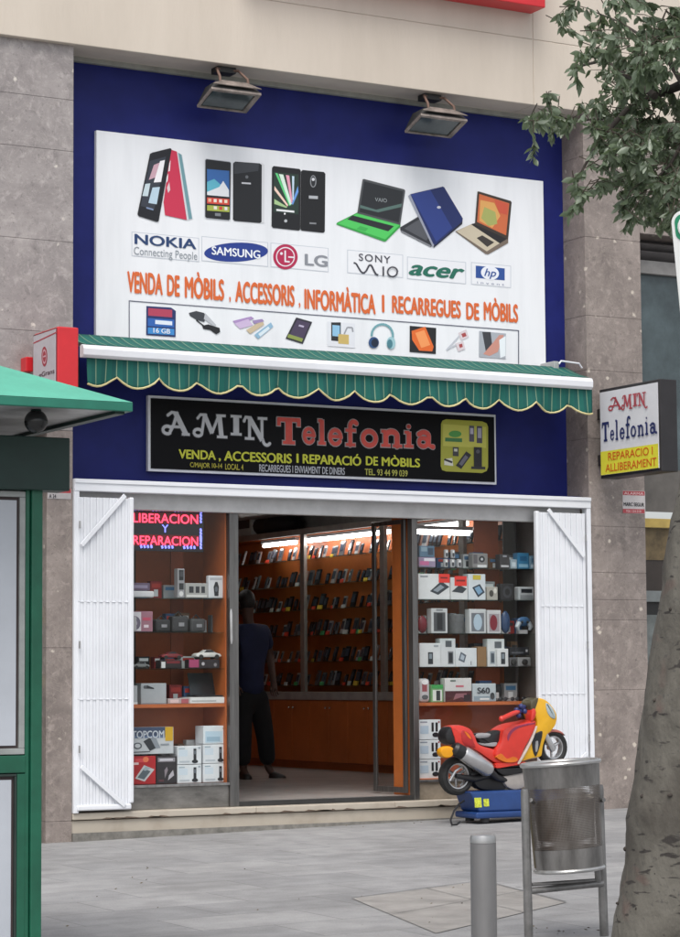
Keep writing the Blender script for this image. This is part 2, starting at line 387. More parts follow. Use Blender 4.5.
# access cover filled with paving, framed by a steel strip
cov = [pG(352, 899), pG(483, 881.5), pG(566, 903), pG(436, 934)]
up = Vector((0, 0, .004))
mb = MB(); mb.poly([p+up for p in cov]); struct(mb.build('pavement_cover', mat('cover_paving', (.31, .295, .28), .8, var=.15, scale=3)))
mb = MB()
for a, b_ in ((cov[0], cov[1]), (cov[1], cov[2]), (cov[0]*.5+cov[3]*.5, cov[1]*.5+cov[2]*.5), (cov[0]*.45+cov[1]*.55, cov[3]*.35+cov[2]*.65)):
    d = (b_-a); q = d.cross(Vector((0, 0, 1))).normalized()*(.008 if b_ in cov else .003)
    mb.poly([a+q+up*2, b_+q+up*2, b_-q+up*2, a-q+up*2])
struct(mb.build('pavement_cover_frame', mat('cover_frame', (.13, .13, .13), .7)))
dirt = MB()
for k in range(70):                                            # fallen leaf scraps and litter specks
    x = random.uniform(60, 470) if k > 18 else random.uniform(520, 606); y = (828-.04*(x-200)+random.uniform(2, 6)) if (k > 18 and k % 2) else random.uniform(845, 935) if k > 18 else random.uniform(927, 936)
    p = pG(x, y); 
    if p.y > -.02: continue
    s = random.uniform(.005, .014); a = random.uniform(0, 6.28); dx = Vector((math.cos(a), math.sin(a), 0))*s; dy = Vector((-math.sin(a), math.cos(a), .3))*s*.5
    dirt.poly([p-dx+up, p-dy+up, p+dx+up*2, p+dy+up*2])
tag(dirt.build('leaf_litter', mat('litter', (.16, .13, .09), .9)), 'scattered dry leaf scraps on the grey pavement', 'litter', kind='stuff')

# ================================================================== building
XL, XR = -2.304, 2.874
ZB = pY(0, 34, -.06).z                  # underside of the beam
ZF = pY(73, 62, .35).z                  # top of the blue fascia
ZH = 2.736                              # top of the white shutter frame
bld = thing('shop_building', 'shop building with brown marble pillars, beige concrete beam and blue fascia', 'building', (0, 0, 0))
M_MAR = marble('brown_marble', '958a84', '7c726d', 'd4cabc')
M_MAR2 = marble('pale_marble', 'a39c9a', '8d8685', 'ded7cd', 5)
M_BEAM = mat('beige_concrete', (.62, .55, .47), .8, var=.10, scale=1.6, bump=.15, bscale=40, col2=(.55, .485, .41), stretch=(1, 1, .25), thr=(.42, .72))
M_BLUE = mat('blue_paint', (.013, .019, .145), .5, spec=.22, var=.10, scale=3, bump=.03, bscale=5)
def slabs(x0, x1, zs, Yf, depth, name, mm):
    mb = MB()
    for a, b_ in zip(zs[:-1], zs[1:]): mb.box(x0, x1, Yf, Yf+depth, a+.002, b_-.002)
    mb.box(x0+.004, x1-.004, Yf+.004, Yf+depth-.004, zs[0], zs[-1])
    return mb.build(name, mm, bld, bevel=.003)
zl = lambda y, x=50: pY(x, y).z
slabs(pY(46.2, 650).x, XL-.001, [-.34, zl(822), zl(648), zl(430)], 0, .42, 'pillar', M_MAR)['label'] = 'left marble pillar beside the booth'
o = slabs(XR+.001, 3.515, [-.25, zl(690, 620), zl(620, 620), zl(600, 620), zl(573, 620), zl(527, 620), zl(440, 620), zl(372, 620), zl(318, 620), zl(240, 620), zl(160, 620), ZB+.2], 0, .42, 'pillar', M_MAR)
o['label'] = 'right marble pillar between shopfront and neighbour window'
# marble cladding above the neighbours' openings
slabs(-7.5, XL-.001, [zl(430)+.001, zl(330, 20), zl(238, 20), zl(146, 20), zl(94, 20), ZB+.2], .001, .40, 'stone_cladding', M_MAR2)
ZN = pY(660, 237, .1).z
slabs(3.52, 8.5, [ZN, ZN+.75, ZN+1.5, ZB+.2], .03, .38, 'stone_cladding', M_MAR)
mb = MB().mat(M_BEAM); ZJ = pY(450, 27, -.06).z
for x0, x1 in ((-9, -3.2), (-3.196, 2.28), (2.284, 8.5)):
    mb.box(x0, x1, -.06, .50, ZB, ZJ-.0015); mb.box(x0, x1, -.06, .50, ZJ+.0015, ZB+2.6)
mb.box(-8.99, 8.49, -.052, .49, ZB+.01, ZB+2.59)
mb.build('beam', None, bld, bevel=.006)
MB().box(XL, XR, .30, .352, ZF, ZF+.10).build('ceiling_trim', mat('grey_trim', (.33, .33, .30), .7), bld, bevel=.004)
mb = MB().mat(M_BLUE)
for a, b_ in ((XL, XR),): mb.box(a, b_, .35, .40, ZH+.02, ZF)
mb.build('fascia_panel', None, bld, bevel=.002)
MB().box(XL, XR, .13, .40, ZH-.10, ZH+.019).build('fascia_ledge', M_BLUE, bld)
MB().box(-9, 8.5, .42, .46, ZH+.0, ZB+.3).build('wall', mat('rear_wall', (.3, .28, .26), .9), bld)

# stone step
M_STEP = mat('cream_stone', (.47, .42, .35), .6, var=.14, scale=2.5, bump=.08, bscale=25, col2=(.35, .29, .23), thr=(.5, .8))
mb = MB().mat(M_STEP)
mb.box(XL+.001, XR-.001, .012, .4, -.36, -.062)
mb.build('step_riser', None, bld, bevel=.004)
mb = MB().mat(M_STEP)
for a, b_ in zip((XL+.001, -.62, .75, 2.0), (-.62, .75, 2.0, XR-.001)): mb.box(a+.001, b_-.001, -.012, .5, -.055, 0)
mb.build('step', None, bld, bevel=.008)
for k in range(26):
    x = random.uniform(XL+.1, XR-.3); s = random.uniform(.02, .09)
    MB().poly([(x-s, -.0125, -.053), (x-s*.4, -.0125, -.045+random.uniform(0, .008)), (x+s*.6, -.0125, -.046), (x+s, -.0125, -.054)]).build('stain', mat('old_stain', (.14, .10, .075), .9), bld)
MB().box(XL, XR, -.03, .012, -.40, -.16).build('skirting', mat('dirty_cement', (.22, .21, .19), .9, var=.2, scale=12), bld)

# white shutter frame with folded gates
M_WHITE = mat('white_metal', (.78, .80, .84), .45, var=.04, scale=2)
sf = thing('shutter_frame', 'white metal frame around the shop opening with folded scissor gates', 'shutter', (0, 0, 0))
zt = ZH; zb = pY(300, 489.5+.0).z
zb = pY(72, 491, 0).z
MB().box(XL+.002, XR-.002, -.035, .06, zb, zt).build('top_rail', M_WHITE, sf, bevel=.006)
MB().box(XL+.004, XR-.004, -.045, -.036, zt-.035, zt-.002).build('rail_lip', M_WHITE, sf, bevel=.003)
zl2 = pY(131, 510, .1).z
MB().box(XL+.05, XR-.05, .07, .13, zl2, zb+.03).build('roller_cover', mat('grey_enamel', (.50, .50, .50), .5, var=.08), sf, bevel=.01)
for x in (XL+.025, XR-.025): MB().box(x-.023, x+.023, -.03, .05, 0.001, zb).build('jamb', M_WHITE, sf, bevel=.004)
def gate(x0, x1, hinge_left, label):
    z0, z1 = .02, zb-.03; mb = MB().mat(M_WHITE); n = 17; w_ = (x1-x0)/n
    for i in range(n):
        a = x0+i*w_; mb.box(a+.0015, a+w_-.0015, -.034+(i % 2)*.007, -.012, z0+.03, z1-.02)
    mb.box(x0, x1, -.022, -.008, z0+.02, z1-.02)
    for zz in (z0+.9, z0+1.7): mb.box(x0, x1, -.034, -.014, zz, zz+.006)
    g = mb.build('folding_gate', None, sf, bevel=.002); g['label'] = label
    s = 1 if hinge_left else -1; xh = x0 if hinge_left else x1; xe = x1 if hinge_left else x0
    for (ax, az, bx_, bz) in ((xh+s*.03, z1-.42, xh+s*.42, z1+.005), (xh+s*.03, z0+.36, xh+s*.42, z0+.03)):
        d = Vector((bx_-ax, 0, bz-az)); l = d.length; d.normalize(); q = Vector((-d.z, 0, d.x))
        MB().obox(((ax+bx_)/2, -.052, (az+bz)/2), d*l/2, Vector((0, .008, 0)), q*.018).build('brace', M_WHITE, g, bevel=.003)
    mb = MB(); mb.box(xe-.02, xe+.02, -.050, 0, z0+.05, z1-.01); mb.box(min(xh, xe), max(xh, xe), -.049, -.01, z0, z0+.045)
    mb.build('gate_edge', M_WHITE, g, bevel=.012, seg=3)
    for zz in (z0+.5, z0+1.35, z1-.25): MB().tube([(xh+s*.012, -.06, zz-.03), (xh+s*.012, -.06, zz+.03)], .008, 8).build('hinge', mat('zinc', (.45, .45, .45), .4, .8), g)
gate(pY(77, 600, -.03).x, pY(131, 600, -.03).x, True, 'left folded gate')
gate(pY(538, 600, -.03).x, pY(586, 600, -.03).x, False, 'right folded gate')

# glazing
M_STEEL = mat('brushed_steel', (.36, .355, .35), .32, .85, var=.18, scale=3, stretch=(6, 6, .4))
M_STEELD = mat('dark_steel', (.20, .195, .19), .35, .8, var=.2, scale=4, stretch=(6, 6, .4))
YG = .14
x = lambda px, py=650, Y=YG: pY(px, py, Y).x
W1a, W1b, D0, D1, W2a, W2b = XL+.06, x(228), x(237), x(411), x(416.5), XR-.06
zp1 = pY(200, 786, YG).z
shopf = thing('glazed_shopfront', 'steel framed glass shopfront with two display windows and an open door', 'shopfront', (0, 0, 0))
M_PLIN = mat('steel_plinth', (.27, .26, .245), .38, .6, var=.25, scale=2.5, stretch=(1, 1, 3))
MB().box(W1a, W1b, YG-.01, YG+.02, .001, zp1).build('plinth', M_PLIN, shopf, bevel=.004)
MB().box(W2a, W2b, YG-.01, YG+.02, .001, zp1-.03).build('plinth', mat('tan_plinth', (.30, .255, .20), .5, .2, var=.2), shopf, bevel=.004)
MB().box(W1a, W1b, YG-.03, YG+.04, zp1, zp1+.022).build('sill', M_STEEL, shopf, bevel=.003)
MB().box(W2a, W2b, YG-.03, YG+.04, zp1-.03, zp1-.008).build('sill', M_STEEL, shopf, bevel=.003)
for a, b_ in ((W1b, D0), (D1, W2a)):
    MB().box(a, b_, YG-.035, YG+.045, .001, zl2+.03).build('mullion', M_STEELD, shopf, bevel=.004)
MB().box(D0, D1, YG-.03, YG+.06, .001, pY(300, 799.5, YG).z).build('threshold', mat('dark_sill', (.05, .05, .05), .5, .4), shopf, bevel=.003)
MB().box(W1a, W1b, YG+.002, YG+.008, zp1+.022, zl2+.02).build('window_pane', M_GLASS, shopf)
MB().box(W2a, W2b, YG+.002, YG+.008, zp1-.008, zl2+.02).build('window_pane', M_GLASS, shopf)
hb = MB().tube([pY(231, 609, YG-.09), pY(231, 613, YG-.09), pY(231.5, 640, YG-.09), pY(231.5, 644, YG-.09)], [.005, .012, .012, .005], 10); hb.build('door_handle', mat('handle_steel', (.5, .5, .5), .35, .4), shopf, smooth=True)
# the open glass leaf, hinged on the right-hand mullion, swung into the shop
hx, hy = D1-.022, YG+.05; e = pX(374.5, 785, hx-.03)
dl = Vector((e.x-hx, e.y-hy, 0)); LL = dl.length; dl.normalize(); dn = Vector((-dl.y, dl.x, 0)); ztop = zl2+.0
leaf = MB()
def lbox(mb, a0, a1, z0, z1, th):
    c = Vector((hx, hy, (z0+z1)/2))+dl*(a0+a1)/2; mb.obox(c, dl*(a1-a0)/2, dn*th, Vector((0, 0, (z1-z0)/2)))
lbox(leaf, 0, .05, .06, ztop, .012); lbox(leaf, LL-.05, LL, .06, ztop, .012); lbox(leaf, .05, LL-.05, .06, .11, .011); lbox(leaf, .05, LL-.05, ztop-.04, ztop, .011)
lf = leaf.build('door', M_STEELD, shopf, bevel=.003)
pn = MB(); lbox(pn, .05, LL-.05, .13, ztop-.05, .003); pn.build('door_pane', M_GLASS, lf)

# shop interior
M_OR = mat('orange_board', (.50, .125, .028), .5, var=.10, scale=2)
M_ORD = mat('red_brown_board', (.36, .075, .022), .5, var=.15, scale=2)
M_FLOOR = mat('shop_tiles', (.40, .37, .35), .25, var=.08, scale=3)
XI = 3.3; YBACK = 8.9; ZC = 3.02
MB().box(XL-.05, 3.75, .18, YBACK+.1, -.1, .04).build('shop_floor', M_FLOOR, bld)
MB().box(XL-.05, 3.75, .41, YBACK+.1, ZC, ZC+.1).build('shop_ceiling', mat('ceiling_paint', (.42, .40, .39), .9), bld)
MB().box(XL-.15, XL-.05, .14, YBACK+.1, 0, ZC).build('shop_wall', mat('wall_orange', (.30, .10, .04), .8), bld)
MB().box(XL-.05, 3.75, YBACK, YBACK+.1, .04, ZC).build('shop_wall', M_OR, bld)
MB().box(3.72, 3.8, .45, YBACK, .04, ZC).build('shop_wall', mat('grey_wall_in', (.30, .29, .28), .9), bld)

cab = thing('wall_cabinet', 'long orange wall cabinet of shelves and cupboards along the right inside wall', 'cabinet', (XI, 5, .04))
zc0 = pX(330, 700, XI).z; zc1 = pX(330, 692, XI).z; ztc = pX(373, 526.5, XI).z
Y0c = .9
MB().box(XI+.01, 3.71, Y0c, YBACK-.01, .12, zc0).build('carcass', M_ORD, cab)
MB().box(XI+.05, 3.70, Y0c, YBACK-.01, .041, .12).build('kickboard', M_OR, cab)
MB().box(XI-.02, 3.71, Y0c, YBACK-.01, zc0, zc1).build('counter_top', mat('grey_worktop', (.36, .33, .32), .5), cab, bevel=.004)
nd = 18; dw = (YBACK-.02-Y0c)/nd
for k in range(nd):
    a = Y0c+k*dw; d = MB().box(XI-.008, XI+.008, a+.006, a+dw-.006, .13, zc0-.012).build('cupboard_door', M_OR, cab, bevel=.002)
    MB().ball((XI-.02, a+(.05 if k % 2 else dw-.05), zc0-.09), .014, 8, 6).build('knob', mat('chrome', (.6, .6, .6), .2, 1), d, smooth=True)
MB().box(3.60, 3.71, Y0c, YBACK-.01, zc1, ztc).build('back_board', M_OR, cab)
mb = MB(); mb.box(XI-.01, XI+.03, Y0c, YBACK-.01, ztc, ztc+.07)
for yy in (pX(303, 600, XI).y, pX(383, 600, XI).y, 2.9, 1.6): mb.box(XI-.012, XI+.03, yy-.05, yy+.05, zc1, ztc)
mb.build('front_frame', mat('grey_aluminium', (.36, .34, .32), .4, .5), cab, bevel=.003)
MB().box(XI, 3.71, Y0c, YBACK-.01, ztc+.001, ztc+.03).build('top_board', M_OR, cab)
rows = [pX(335, yy, XI+.1).z for yy in (556, 583, 608, 634, 661, 685)]
for zr in rows:
    MB().box(XI+.05, 3.60, Y0c, YBACK-.02, zr-.015, zr).build('shelf', M_SHELF, cab)
PH = [mat('phone_black', (.015, .015, .017), .25, var=0), mat('phone_grey', (.12, .12, .13), .3, var=0), mat('phone_silver', (.42, .42, .44), .3, .3, var=0)]
TG = [mat('tag_red', (.75, .06, .03), .6, var=0), mat('tag_yellow', (.75, .5, .05), .6, var=0), mat('tag_green', (.08, .4, .14), .6, var=0), mat('tag_white', (.7, .7, .7), .6, var=0)]
def phone_mesh(k):
    mb = MB().mat(PH[k]); ax, ay, az = Vector((0, .026, 0)), Vector((.007, 0, -.002)), Vector((.018, 0, .055))
    mb.obox((0, 0, .056), ax, ay, az)
    mb.mat(mat('phone_screen', (.05, .06, .08), .1, var=0)); mb.obox((-.0025, 0, .064), ax*.82, ay, az*.55)
    mb.mat(PH[1]); mb.box(.0, .05, -.02, .02, 0, .006)
    return mb
ORD = 'first second third fourth fifth sixth seventh eighth ninth tenth eleventh twelfth thirteenth fourteenth fifteenth sixteenth seventeenth eighteenth'.split()
rn = ['top', 'second', 'third', 'fourth', 'fifth', 'lowest']; protos = {}
cnt = 0
for i, zr in enumerate(rows):
    Y_ = 2.3 + .05*i
    while Y_ < YBACK-.2:
        k = random.choices((0, 1, 2), (6, 2, 2))[0]; tg = random.choice((0, 0, 1, 2, 3)) if random.random() < (.15 if i < 2 else .45) else None
        key = (k, tg)
        if key not in protos:
            src = phone_mesh(k).build('mobile_phone', None, None, bevel=0); ch = None
            if tg is not None: ch = MB().obox((-.03, 0, .012), (.006, 0, .0), (0, .026, 0), (.004, 0, .016)).build('price_tag', TG[tg], src)
            protos[key] = (src, ch); o = src; o2 = ch
        else:
            src, ch = protos[key]; o = src.copy(); C.objects.link(o)
            if ch is not None: o2 = ch.copy(); C.objects.link(o2); o2.parent = o
        o.location = (XI+.12+random.uniform(0, .06), Y_, zr); o.rotation_euler = (0, 0, random.uniform(-.25, .25)); s = random.uniform(.95, 1.45); o.scale = (s, s, s*1.1)
        cn = ['black', 'grey', 'silver'][k]; tn = '' if tg is None else ['red', 'yellow', 'green', 'white'][tg] + '-tagged '
        dn = ORD[min(17, int((YBACK-.02-Y_)/dw))]
        tag(o, '%s %sphone on the %s shelf above the %s cupboard door from the back' % (cn, tn, rn[i], dn), 'phone', 'mobile phones shown in the wall cabinet')
        cnt += 1; Y_ += random.uniform(.09, .18)
# fluorescent tubes
M_TUBE = mat('lit_tube', (1, .98, .94), .4, var=0, emit=15)
def tube_light(label, a, b_):
    a, b_ = Vector(a), Vector(b_); d = (b_-a).normalized(); t = thing('fluorescent_light', label, 'light', (a+b_)/2 + Vector((0, 0, .06)), 'fluorescent lights inside the shop')
    c = (a+b_)/2; q = d.cross(Vector((0, 0, 1)))
    MB().obox(c+Vector((0, 0, .045)), d*((b_-a).length/2+.03), q*.03, Vector((0, 0, .018))).build('housing', M_WHITE, t, bevel=.004)
    MB().tube([a, b_], .019, 10).build('tube', M_TUBE, t, smooth=True)
zt_ = ztc-.075
for i, (x0, x1) in enumerate(((264, 298), (309, 356), (357, 392))):
    tube_light(['fluorescent tube deepest inside at the head of the wall cabinet', 'middle fluorescent tube at the head of the wall cabinet behind the door', 'fluorescent tube of the wall cabinet behind the open door leaf'][i],
               (XI+.07, pX(x0, 545, XI+.07).y, zt_), (XI+.07, pX(x1, 530, XI+.07).y+.05, zt_))
tube_light('fluorescent tube at the cabinet head near the orange partition', (XI+.07, 3.9, zt_), (XI+.07, 2.9, zt_))
q0 = pY(418, 530, 1.3); q1 = pY(469, 531, 1.3)
tube_light('added tube in place of a tube reflection above the right display window goods', (q0.x, 1.3, q0.z-.02), (q1.x, 1.3, q0.z-.02))  # added tube, stands in for a tube reflection in the window glass

tube_light('fluorescent tube under the shop ceiling above the doorway', (1.25, 1.3, ZC-.09), (1.25, 2.5, ZC-.09))
tube_light('fluorescent tube under the shop ceiling further inside', (1.25, 4.6, ZC-.09), (1.25, 5.8, ZC-.09))
# boxes on top of the wall cabinet
Ycb = 7.3
pa, pb = pX(237, 533, XI+.02), pX(251, 513, XI+.02)
bx = MB().box(XI+.02, 3.6, pb.y, pa.y, ztc+.071, ztc+.071+.3).build('storage_box', mat('white_carton', (.5, .5, .48), .7), None, bevel=.004); tag(bx, 'white carton with a dark logo on top of the wall cabinet', 'box')
MB().box(XI+.016, XI+.019, (pa.y+pb.y)/2-.15, (pa.y+pb.y)/2+.15, ztc+.16, ztc+.28).build('logo', ink('30343a'), bx)
for k, (px_, lab, cc) in enumerate(((262, 'dark brown bag lying on the wall cabinet next to the white carton', (.04, .025, .02)), (277, 'black bag lying on the wall cabinet nearer the light', (.02, .018, .02)))):
    p = pX(px_, 528, XI+.15); b_ = MB().ball((XI+.2, p.y, ztc+.071+.11), 1, 14, 8, (.16, .42, .125)); o = b_.build('bag', mat('bag%d' % k, cc, .7), None, smooth=True); tag(o, lab, 'bag')

# window displays
def display(nm, label, x0, x1, depth, shelves, board_z, panels):
    t = thing('window_display', label, 'display', ((x0+x1)/2, YG+.1, zp1)); yb = YG+.03
    MB().box(x0, x1, yb, YG+depth, .041, zp1-.0).build('base_board', M_OR, t)
    for z in shelves: MB().box(x0+.01, x1-.01, yb+.02, YG+depth-.06, z-.010, z).build('shelf', M_SHELF, t)
    MB().box(x0+.01, x1-.01, yb+.01, YG+depth-.02, board_z-.03, board_z).build('shelf_board', M_OR, t, bevel=.002)
    for nme, a, b_, c, d, e_, f_, mm in panels: MB().box(a, b_, c, d, e_, f_).build(nme, mm, t)
    return t
S1 = [pY(180, yy, YG+.06).z for yy in (598, 632, 668.5)]; B1 = pY(180, 704, YG+.06).z
S2 = [pY(470, yy, YG+.06).z for yy in (568, 600, 633.5, 667)]; B2 = pY(470, 702, YG+.06).z
M_DKB = mat('dark_backing', (.055, .045, .04), .7)
display('a', 'left window display of glass shelves with orange side panel', W1a, W1b, .48, S1, B1, [
    ('side_panel', W1b-.012, W1b, YG+.03, YG+.46, zp1, zl2+.15, M_OR), ('side_panel', W1a, W1a+.012, YG+.03, YG+.46, zp1, zl2+.15, M_OR),
    ('back_panel', W1a+.013, W1b-.013, YG+.46, YG+.475, zp1-.1, B1-.03, M_OR), ('back_panel', W1a+.013, W1a+.78, YG+.46, YG+.475, B1, zl2+.15, M_DKB),
    ('back_panel', W1b-.32, W1b-.2, YG+.46, YG+.475, B1, zl2+.15, M_ORD)])
display('b', 'right window display of glass shelves above an orange board', W2a, W2b, .36, S2, B2, [
    ('side_panel', W2a, W2a+.012, YG+.03, YG+.30, .05, zl2+.15, M_OR), ('side_panel', x(537)+.02, x(537)+.035, YG+.03, YG+.34, zp1, zl2+.15, mat('grey_partition', (.16, .14, .13), .6)),
    ('back_panel', W2a+.013, W2b-.013, YG+.31, YG+.325, zp1-.1, B2-.03, M_ORD), ('back_panel', x(476, Y=.48), x(500, Y=.48), YG+.345, YG+.36, B2, zl2+.15, M_ORD), ('back_panel', x(505, Y=.48), W2b-.013, YG+.345, YG+.36, B2, zl2+.15, M_DKB)])
# orange partition beside the door
MB().box(D1+.012, D1+.03, YG+.05, YG+.34, .041, zl2+.2).build('partition', mat('bright_orange_board', (.62, .17, .04), .45, var=.05), shopf)

# ================================================================== neighbours
nb = thing('neighbour_shopfront', 'neighbour shopfront right of the marble pillar with grey green glass and yellow strip', 'shopfront', (4.5, .3, -.1))
zr_ = lambda yy: pY(662, yy, .3).z
xa, xb = 3.52, 7.0
for k, yy in enumerate((241, 249, 257)):
    MB().obox(((xa+xb)/2, .30, zr_(yy)), ((xb-xa)/2, 0, 0), (0, .05, -.03), (0, .004, .006)).build('louvre_slat', mat('grey_brown', (.16, .15, .15), .6), nb)
MB().box(xa, xb, .36, .40, zr_(263), zr_(225)).build('louvre_back', mat('dark_void', (.04, .04, .04), .8), nb)
MB().box(xa, xb, .24, .40, zr_(276), zr_(263)).build('lintel', mat('pale_lintel', (.30, .29, .28), .7), nb, bevel=.004)
MB().box(xa, xb, .30, .31, zr_(512), zr_(276)).build('upper_pane', mat('green_grey_glass', (.085, .115, .125), .18, var=.3, scale=1.2), nb)
MB().box(xa, xb, .29, .312, zr_(512), zr_(470)).build('dark_band', mat('grey_band', (.12, .11, .10), .5), nb)
MB().box(xa, xb, .27, .33, zr_(528), zr_(519)).build('yellow_strip', mat('dull_yellow', (.50, .36, .10), .5), nb, bevel=.003)
MB().box(xa, xb, .33, .34, zr_(560), zr_(528)).build('warm_panel', mat('warm_brown', (.16, .115, .055), .5, var=.3), nb)
MB().box(xa, xb, .34, .35, zr_(592), zr_(560)).build('dark_pane', mat('brown_black', (.045, .035, .03), .3), nb)
MB().box(xa, xb, .29, .35, zr_(602), zr_(591)).build('grey_rail', mat('grey_rail', (.20, .22, .22), .5), nb, bevel=.003)
MB().box(xa, xb, .34, .352, zr_(615), zr_(602)).build('dark_gap', mat('black_gap', (.02, .02, .02), .4), nb)
MB().box(xa, xb, .28, .36, -.2, zr_(615)).build('lower_panel', mat('grey_green_panel', (.17, .19, .185), .5, var=.2), nb)
nl = thing('neighbour_window', 'dark neighbour window left of the left pillar with a column of white and yellow stickers', 'window', (-4, .3, -.2))
MB().box(-6.9, pY(46.2, 650).x-.01, .28, .30, -.2, zl(430)+.0).build('window_pane', mat('dark_window', (.02, .022, .025), .12, var=0), nl)
MB().box(-6.9, -2.57, .10, .12, -.3, .02).build('plinth', M_PLIN, nl)
M_STW, M_STY, M_STC = mat('sticker_white', (.62, .62, .60), .5), mat('sticker_yellow', (.62, .52, .08), .5), mat('sticker_cyan', (.30, .45, .45), .5)
yy = 520
while yy < 705:
    h = random.uniform(4, 11); mm = M_STY if (605 < yy < 620 or 670 < yy < 688) else random.choice((M_STW, M_STW, M_STC))
    a = pY(36, yy, .27); b_ = pY(45.4, yy+h, .27); MB().box(a.x-.1, b_.x, .272, .279, b_.z, a.z).build('sticker', mm, nl, bevel=.006); yy += h+random.uniform(1.5, 4)

# ================================================================== billboard
PB = PlY(.30)
z0, z1 = pY(98, 345, .30).z, pY(96.2, 130, .30).z; z0 = pY(98, 352, .3).z
bb = thing('billboard', 'large white billboard of phones and laptops on the blue fascia above the awning', 'sign', ((XL+XR)/2, .32, z0))
xa, xb = pY(96.4, 200, .30).x, pY(543.6, 200, .30).x
M_BB = mat('white_sheet', (.83, .85, .88), .4, var=.03, scale=1.5, col2=(.74, .76, .79), stretch=(3, 1, .35), thr=(.45, .8))
MB().box(xa, xb, .301, .349, z0-.2, z1).build('panel', M_BB, bb, bevel=.003)
def T_(s, xl, xr, yt, yb, col, bold=.0, shear=0, off=.004, par=None, P=None, name='lettering', space=1): return text(name, s, P or PB, xl, xr, yt, yb, ink(col), par or bb, bold, shear, off, space)
T_('NOKIA', 134.3, 196.2, 233.6, 244, '24406e', .035, name='brand_lettering')
T_('Connecting People', 133.7, 197, 246.5, 257.0, '8c949c', .0)
def card(x0, x1, yt, yb, name='logo_card'):
    s1 = .112*(1-(yt-155)/500)
    for a, b_ in (((x0, yt), (x1, yt+(x1-x0)*.095)), ((x0, yb), (x1, yb+(x1-x0)*.090)), ((x0, yt), (x0, yb)), ((x1, yt+(x1-x0)*.095), (x1, yb+(x1-x0)*.09))): pass
    L_ = (x1-x0)
    it = [('c3c9d2', [(x0, yt), (x1, yt+L_*.095), (x1, yb+L_*.088), (x0, yb)]), ('e9ebef', [(x0+.7, yt+.8), (x1-.7, yt+.6+L_*.095), (x1-.7, yb-.7+L_*.088), (x0+.7, yb-.7)])]
    return decal(name, bb, PB, it, .0006)
card(131.5, 199, 231.5, 256); card(201.5, 268, 236, 261); card(270.5, 328.5, 242.5, 267)
card(347.2, 403, 249.5, 273); card(407, 466, 256.5, 279); card(471, 511, 262, 284.5)
decal('logo_oval', bb, PB, [('1f3a8c', ell(236, 252.2, 32, 9.6, 36, skew=.0, rot=-.04))], .0025)
T_('SAMSUNG', 211.5, 260, 246.2, 254.6, 'eef2f8', .03, off=.0045, name='brand_lettering')
decal('logo_disc', bb, PB, [('b3244f', ell(285.3, 256.8, 12.3, 12.6, 30)), ('e9e6ec', ell(285.3, 256.8, 9.4, 9.8, 30)), ('b3244f', ell(285.3, 256.8, 8.4, 8.7, 30)),
    ('e9e6ec', line((285, 250.5), (285, 262), 1.5)), ('e9e6ec', line((284.5, 261.4), (289.5, 261.9), 1.5)), ('e9e6ec', line((288, 257), (294.3, 257.5), 1.4)), ('e9e6ec', ell(281.2, 253.6, 1.4, 1.5, 10))], .0025)
T_('LG', 304.5, 327.5, 253.6, 265.2, '8a8e96', .04, name='brand_lettering')
T_('SONY', 358.6, 390.2, 253.4, 260.6, '4b4b55', .015, name='brand_lettering', space=1.2)
def pline(pts, w_): return [line(a, b_, w_) for a, b_ in zip(pts[:-1], pts[1:])]
vaio = pline([(353.5, 262.7), (356, 263.6), (358.5, 268), (361, 272), (363.5, 273.2), (366, 271), (368.5, 266), (370, 264.6), (371.5, 266), (374, 271.5), (376, 274.6), (378, 275)], 1.7) + [line((383, 266.5), (383, 276), 1.6)] + pline(ell(392, 272, 4.9, 4.8, 16)+[ell(392, 272, 4.9, 4.8, 16)[0]], 1.5)
decal('brand_lettering', bb, PB, [('3c3c46', p) for p in vaio], .0025)
T_('acer', 408.4, 464.5, 264.0, 275.0, '1f6b58', .045, .35, name='brand_lettering')
decal('logo_plate', bb, PB, [('2a4f96', [(475.6, 265.6), (504.6, 268.4), (504.6, 280.4), (475.6, 277.8)]), ('e8ecf4', ell(489.8, 273, 9, 6.9, 28, skew=.08))], .0025)
T_('hp', 484, 496, 268.3, 278.4, '2a4f96', .015, .3, off=.0045, name='brand_lettering')
T_('i n v e n t', 477, 504, 281.3, 283.4, '8790a8', .0)
OR_ = 'd8672f'
for s_, xl, xr, yt, yb in (('VENDA', 127, 162.6, 270.8, 292.8), ('DE', 166.8, 179.6, 274.6, 295.8), ('MÒBILS', 184.5, 224, 270.8, 298), (',', 229, 230.6, 296.5, 302.5), ('ACCESSORIS', 235, 294.4, 280.6, 302.3),
                       (',', 298.6, 300.2, 302.6, 308), ('INFORMÀTICA', 304.2, 375.4, 283.4, 309.2), ('I', 381.8, 384.2, 294.6, 312.4), ('RECARREGUES', 391.8, 460.6, 295.2, 313.2), ('DE', 466, 479, 302.3, 319.4), ('MÒBILS', 483.6, 517.8, 296.8, 320.4)):
    T_(s_, xl, xr, yt, yb, OR_, .06, off=.004)
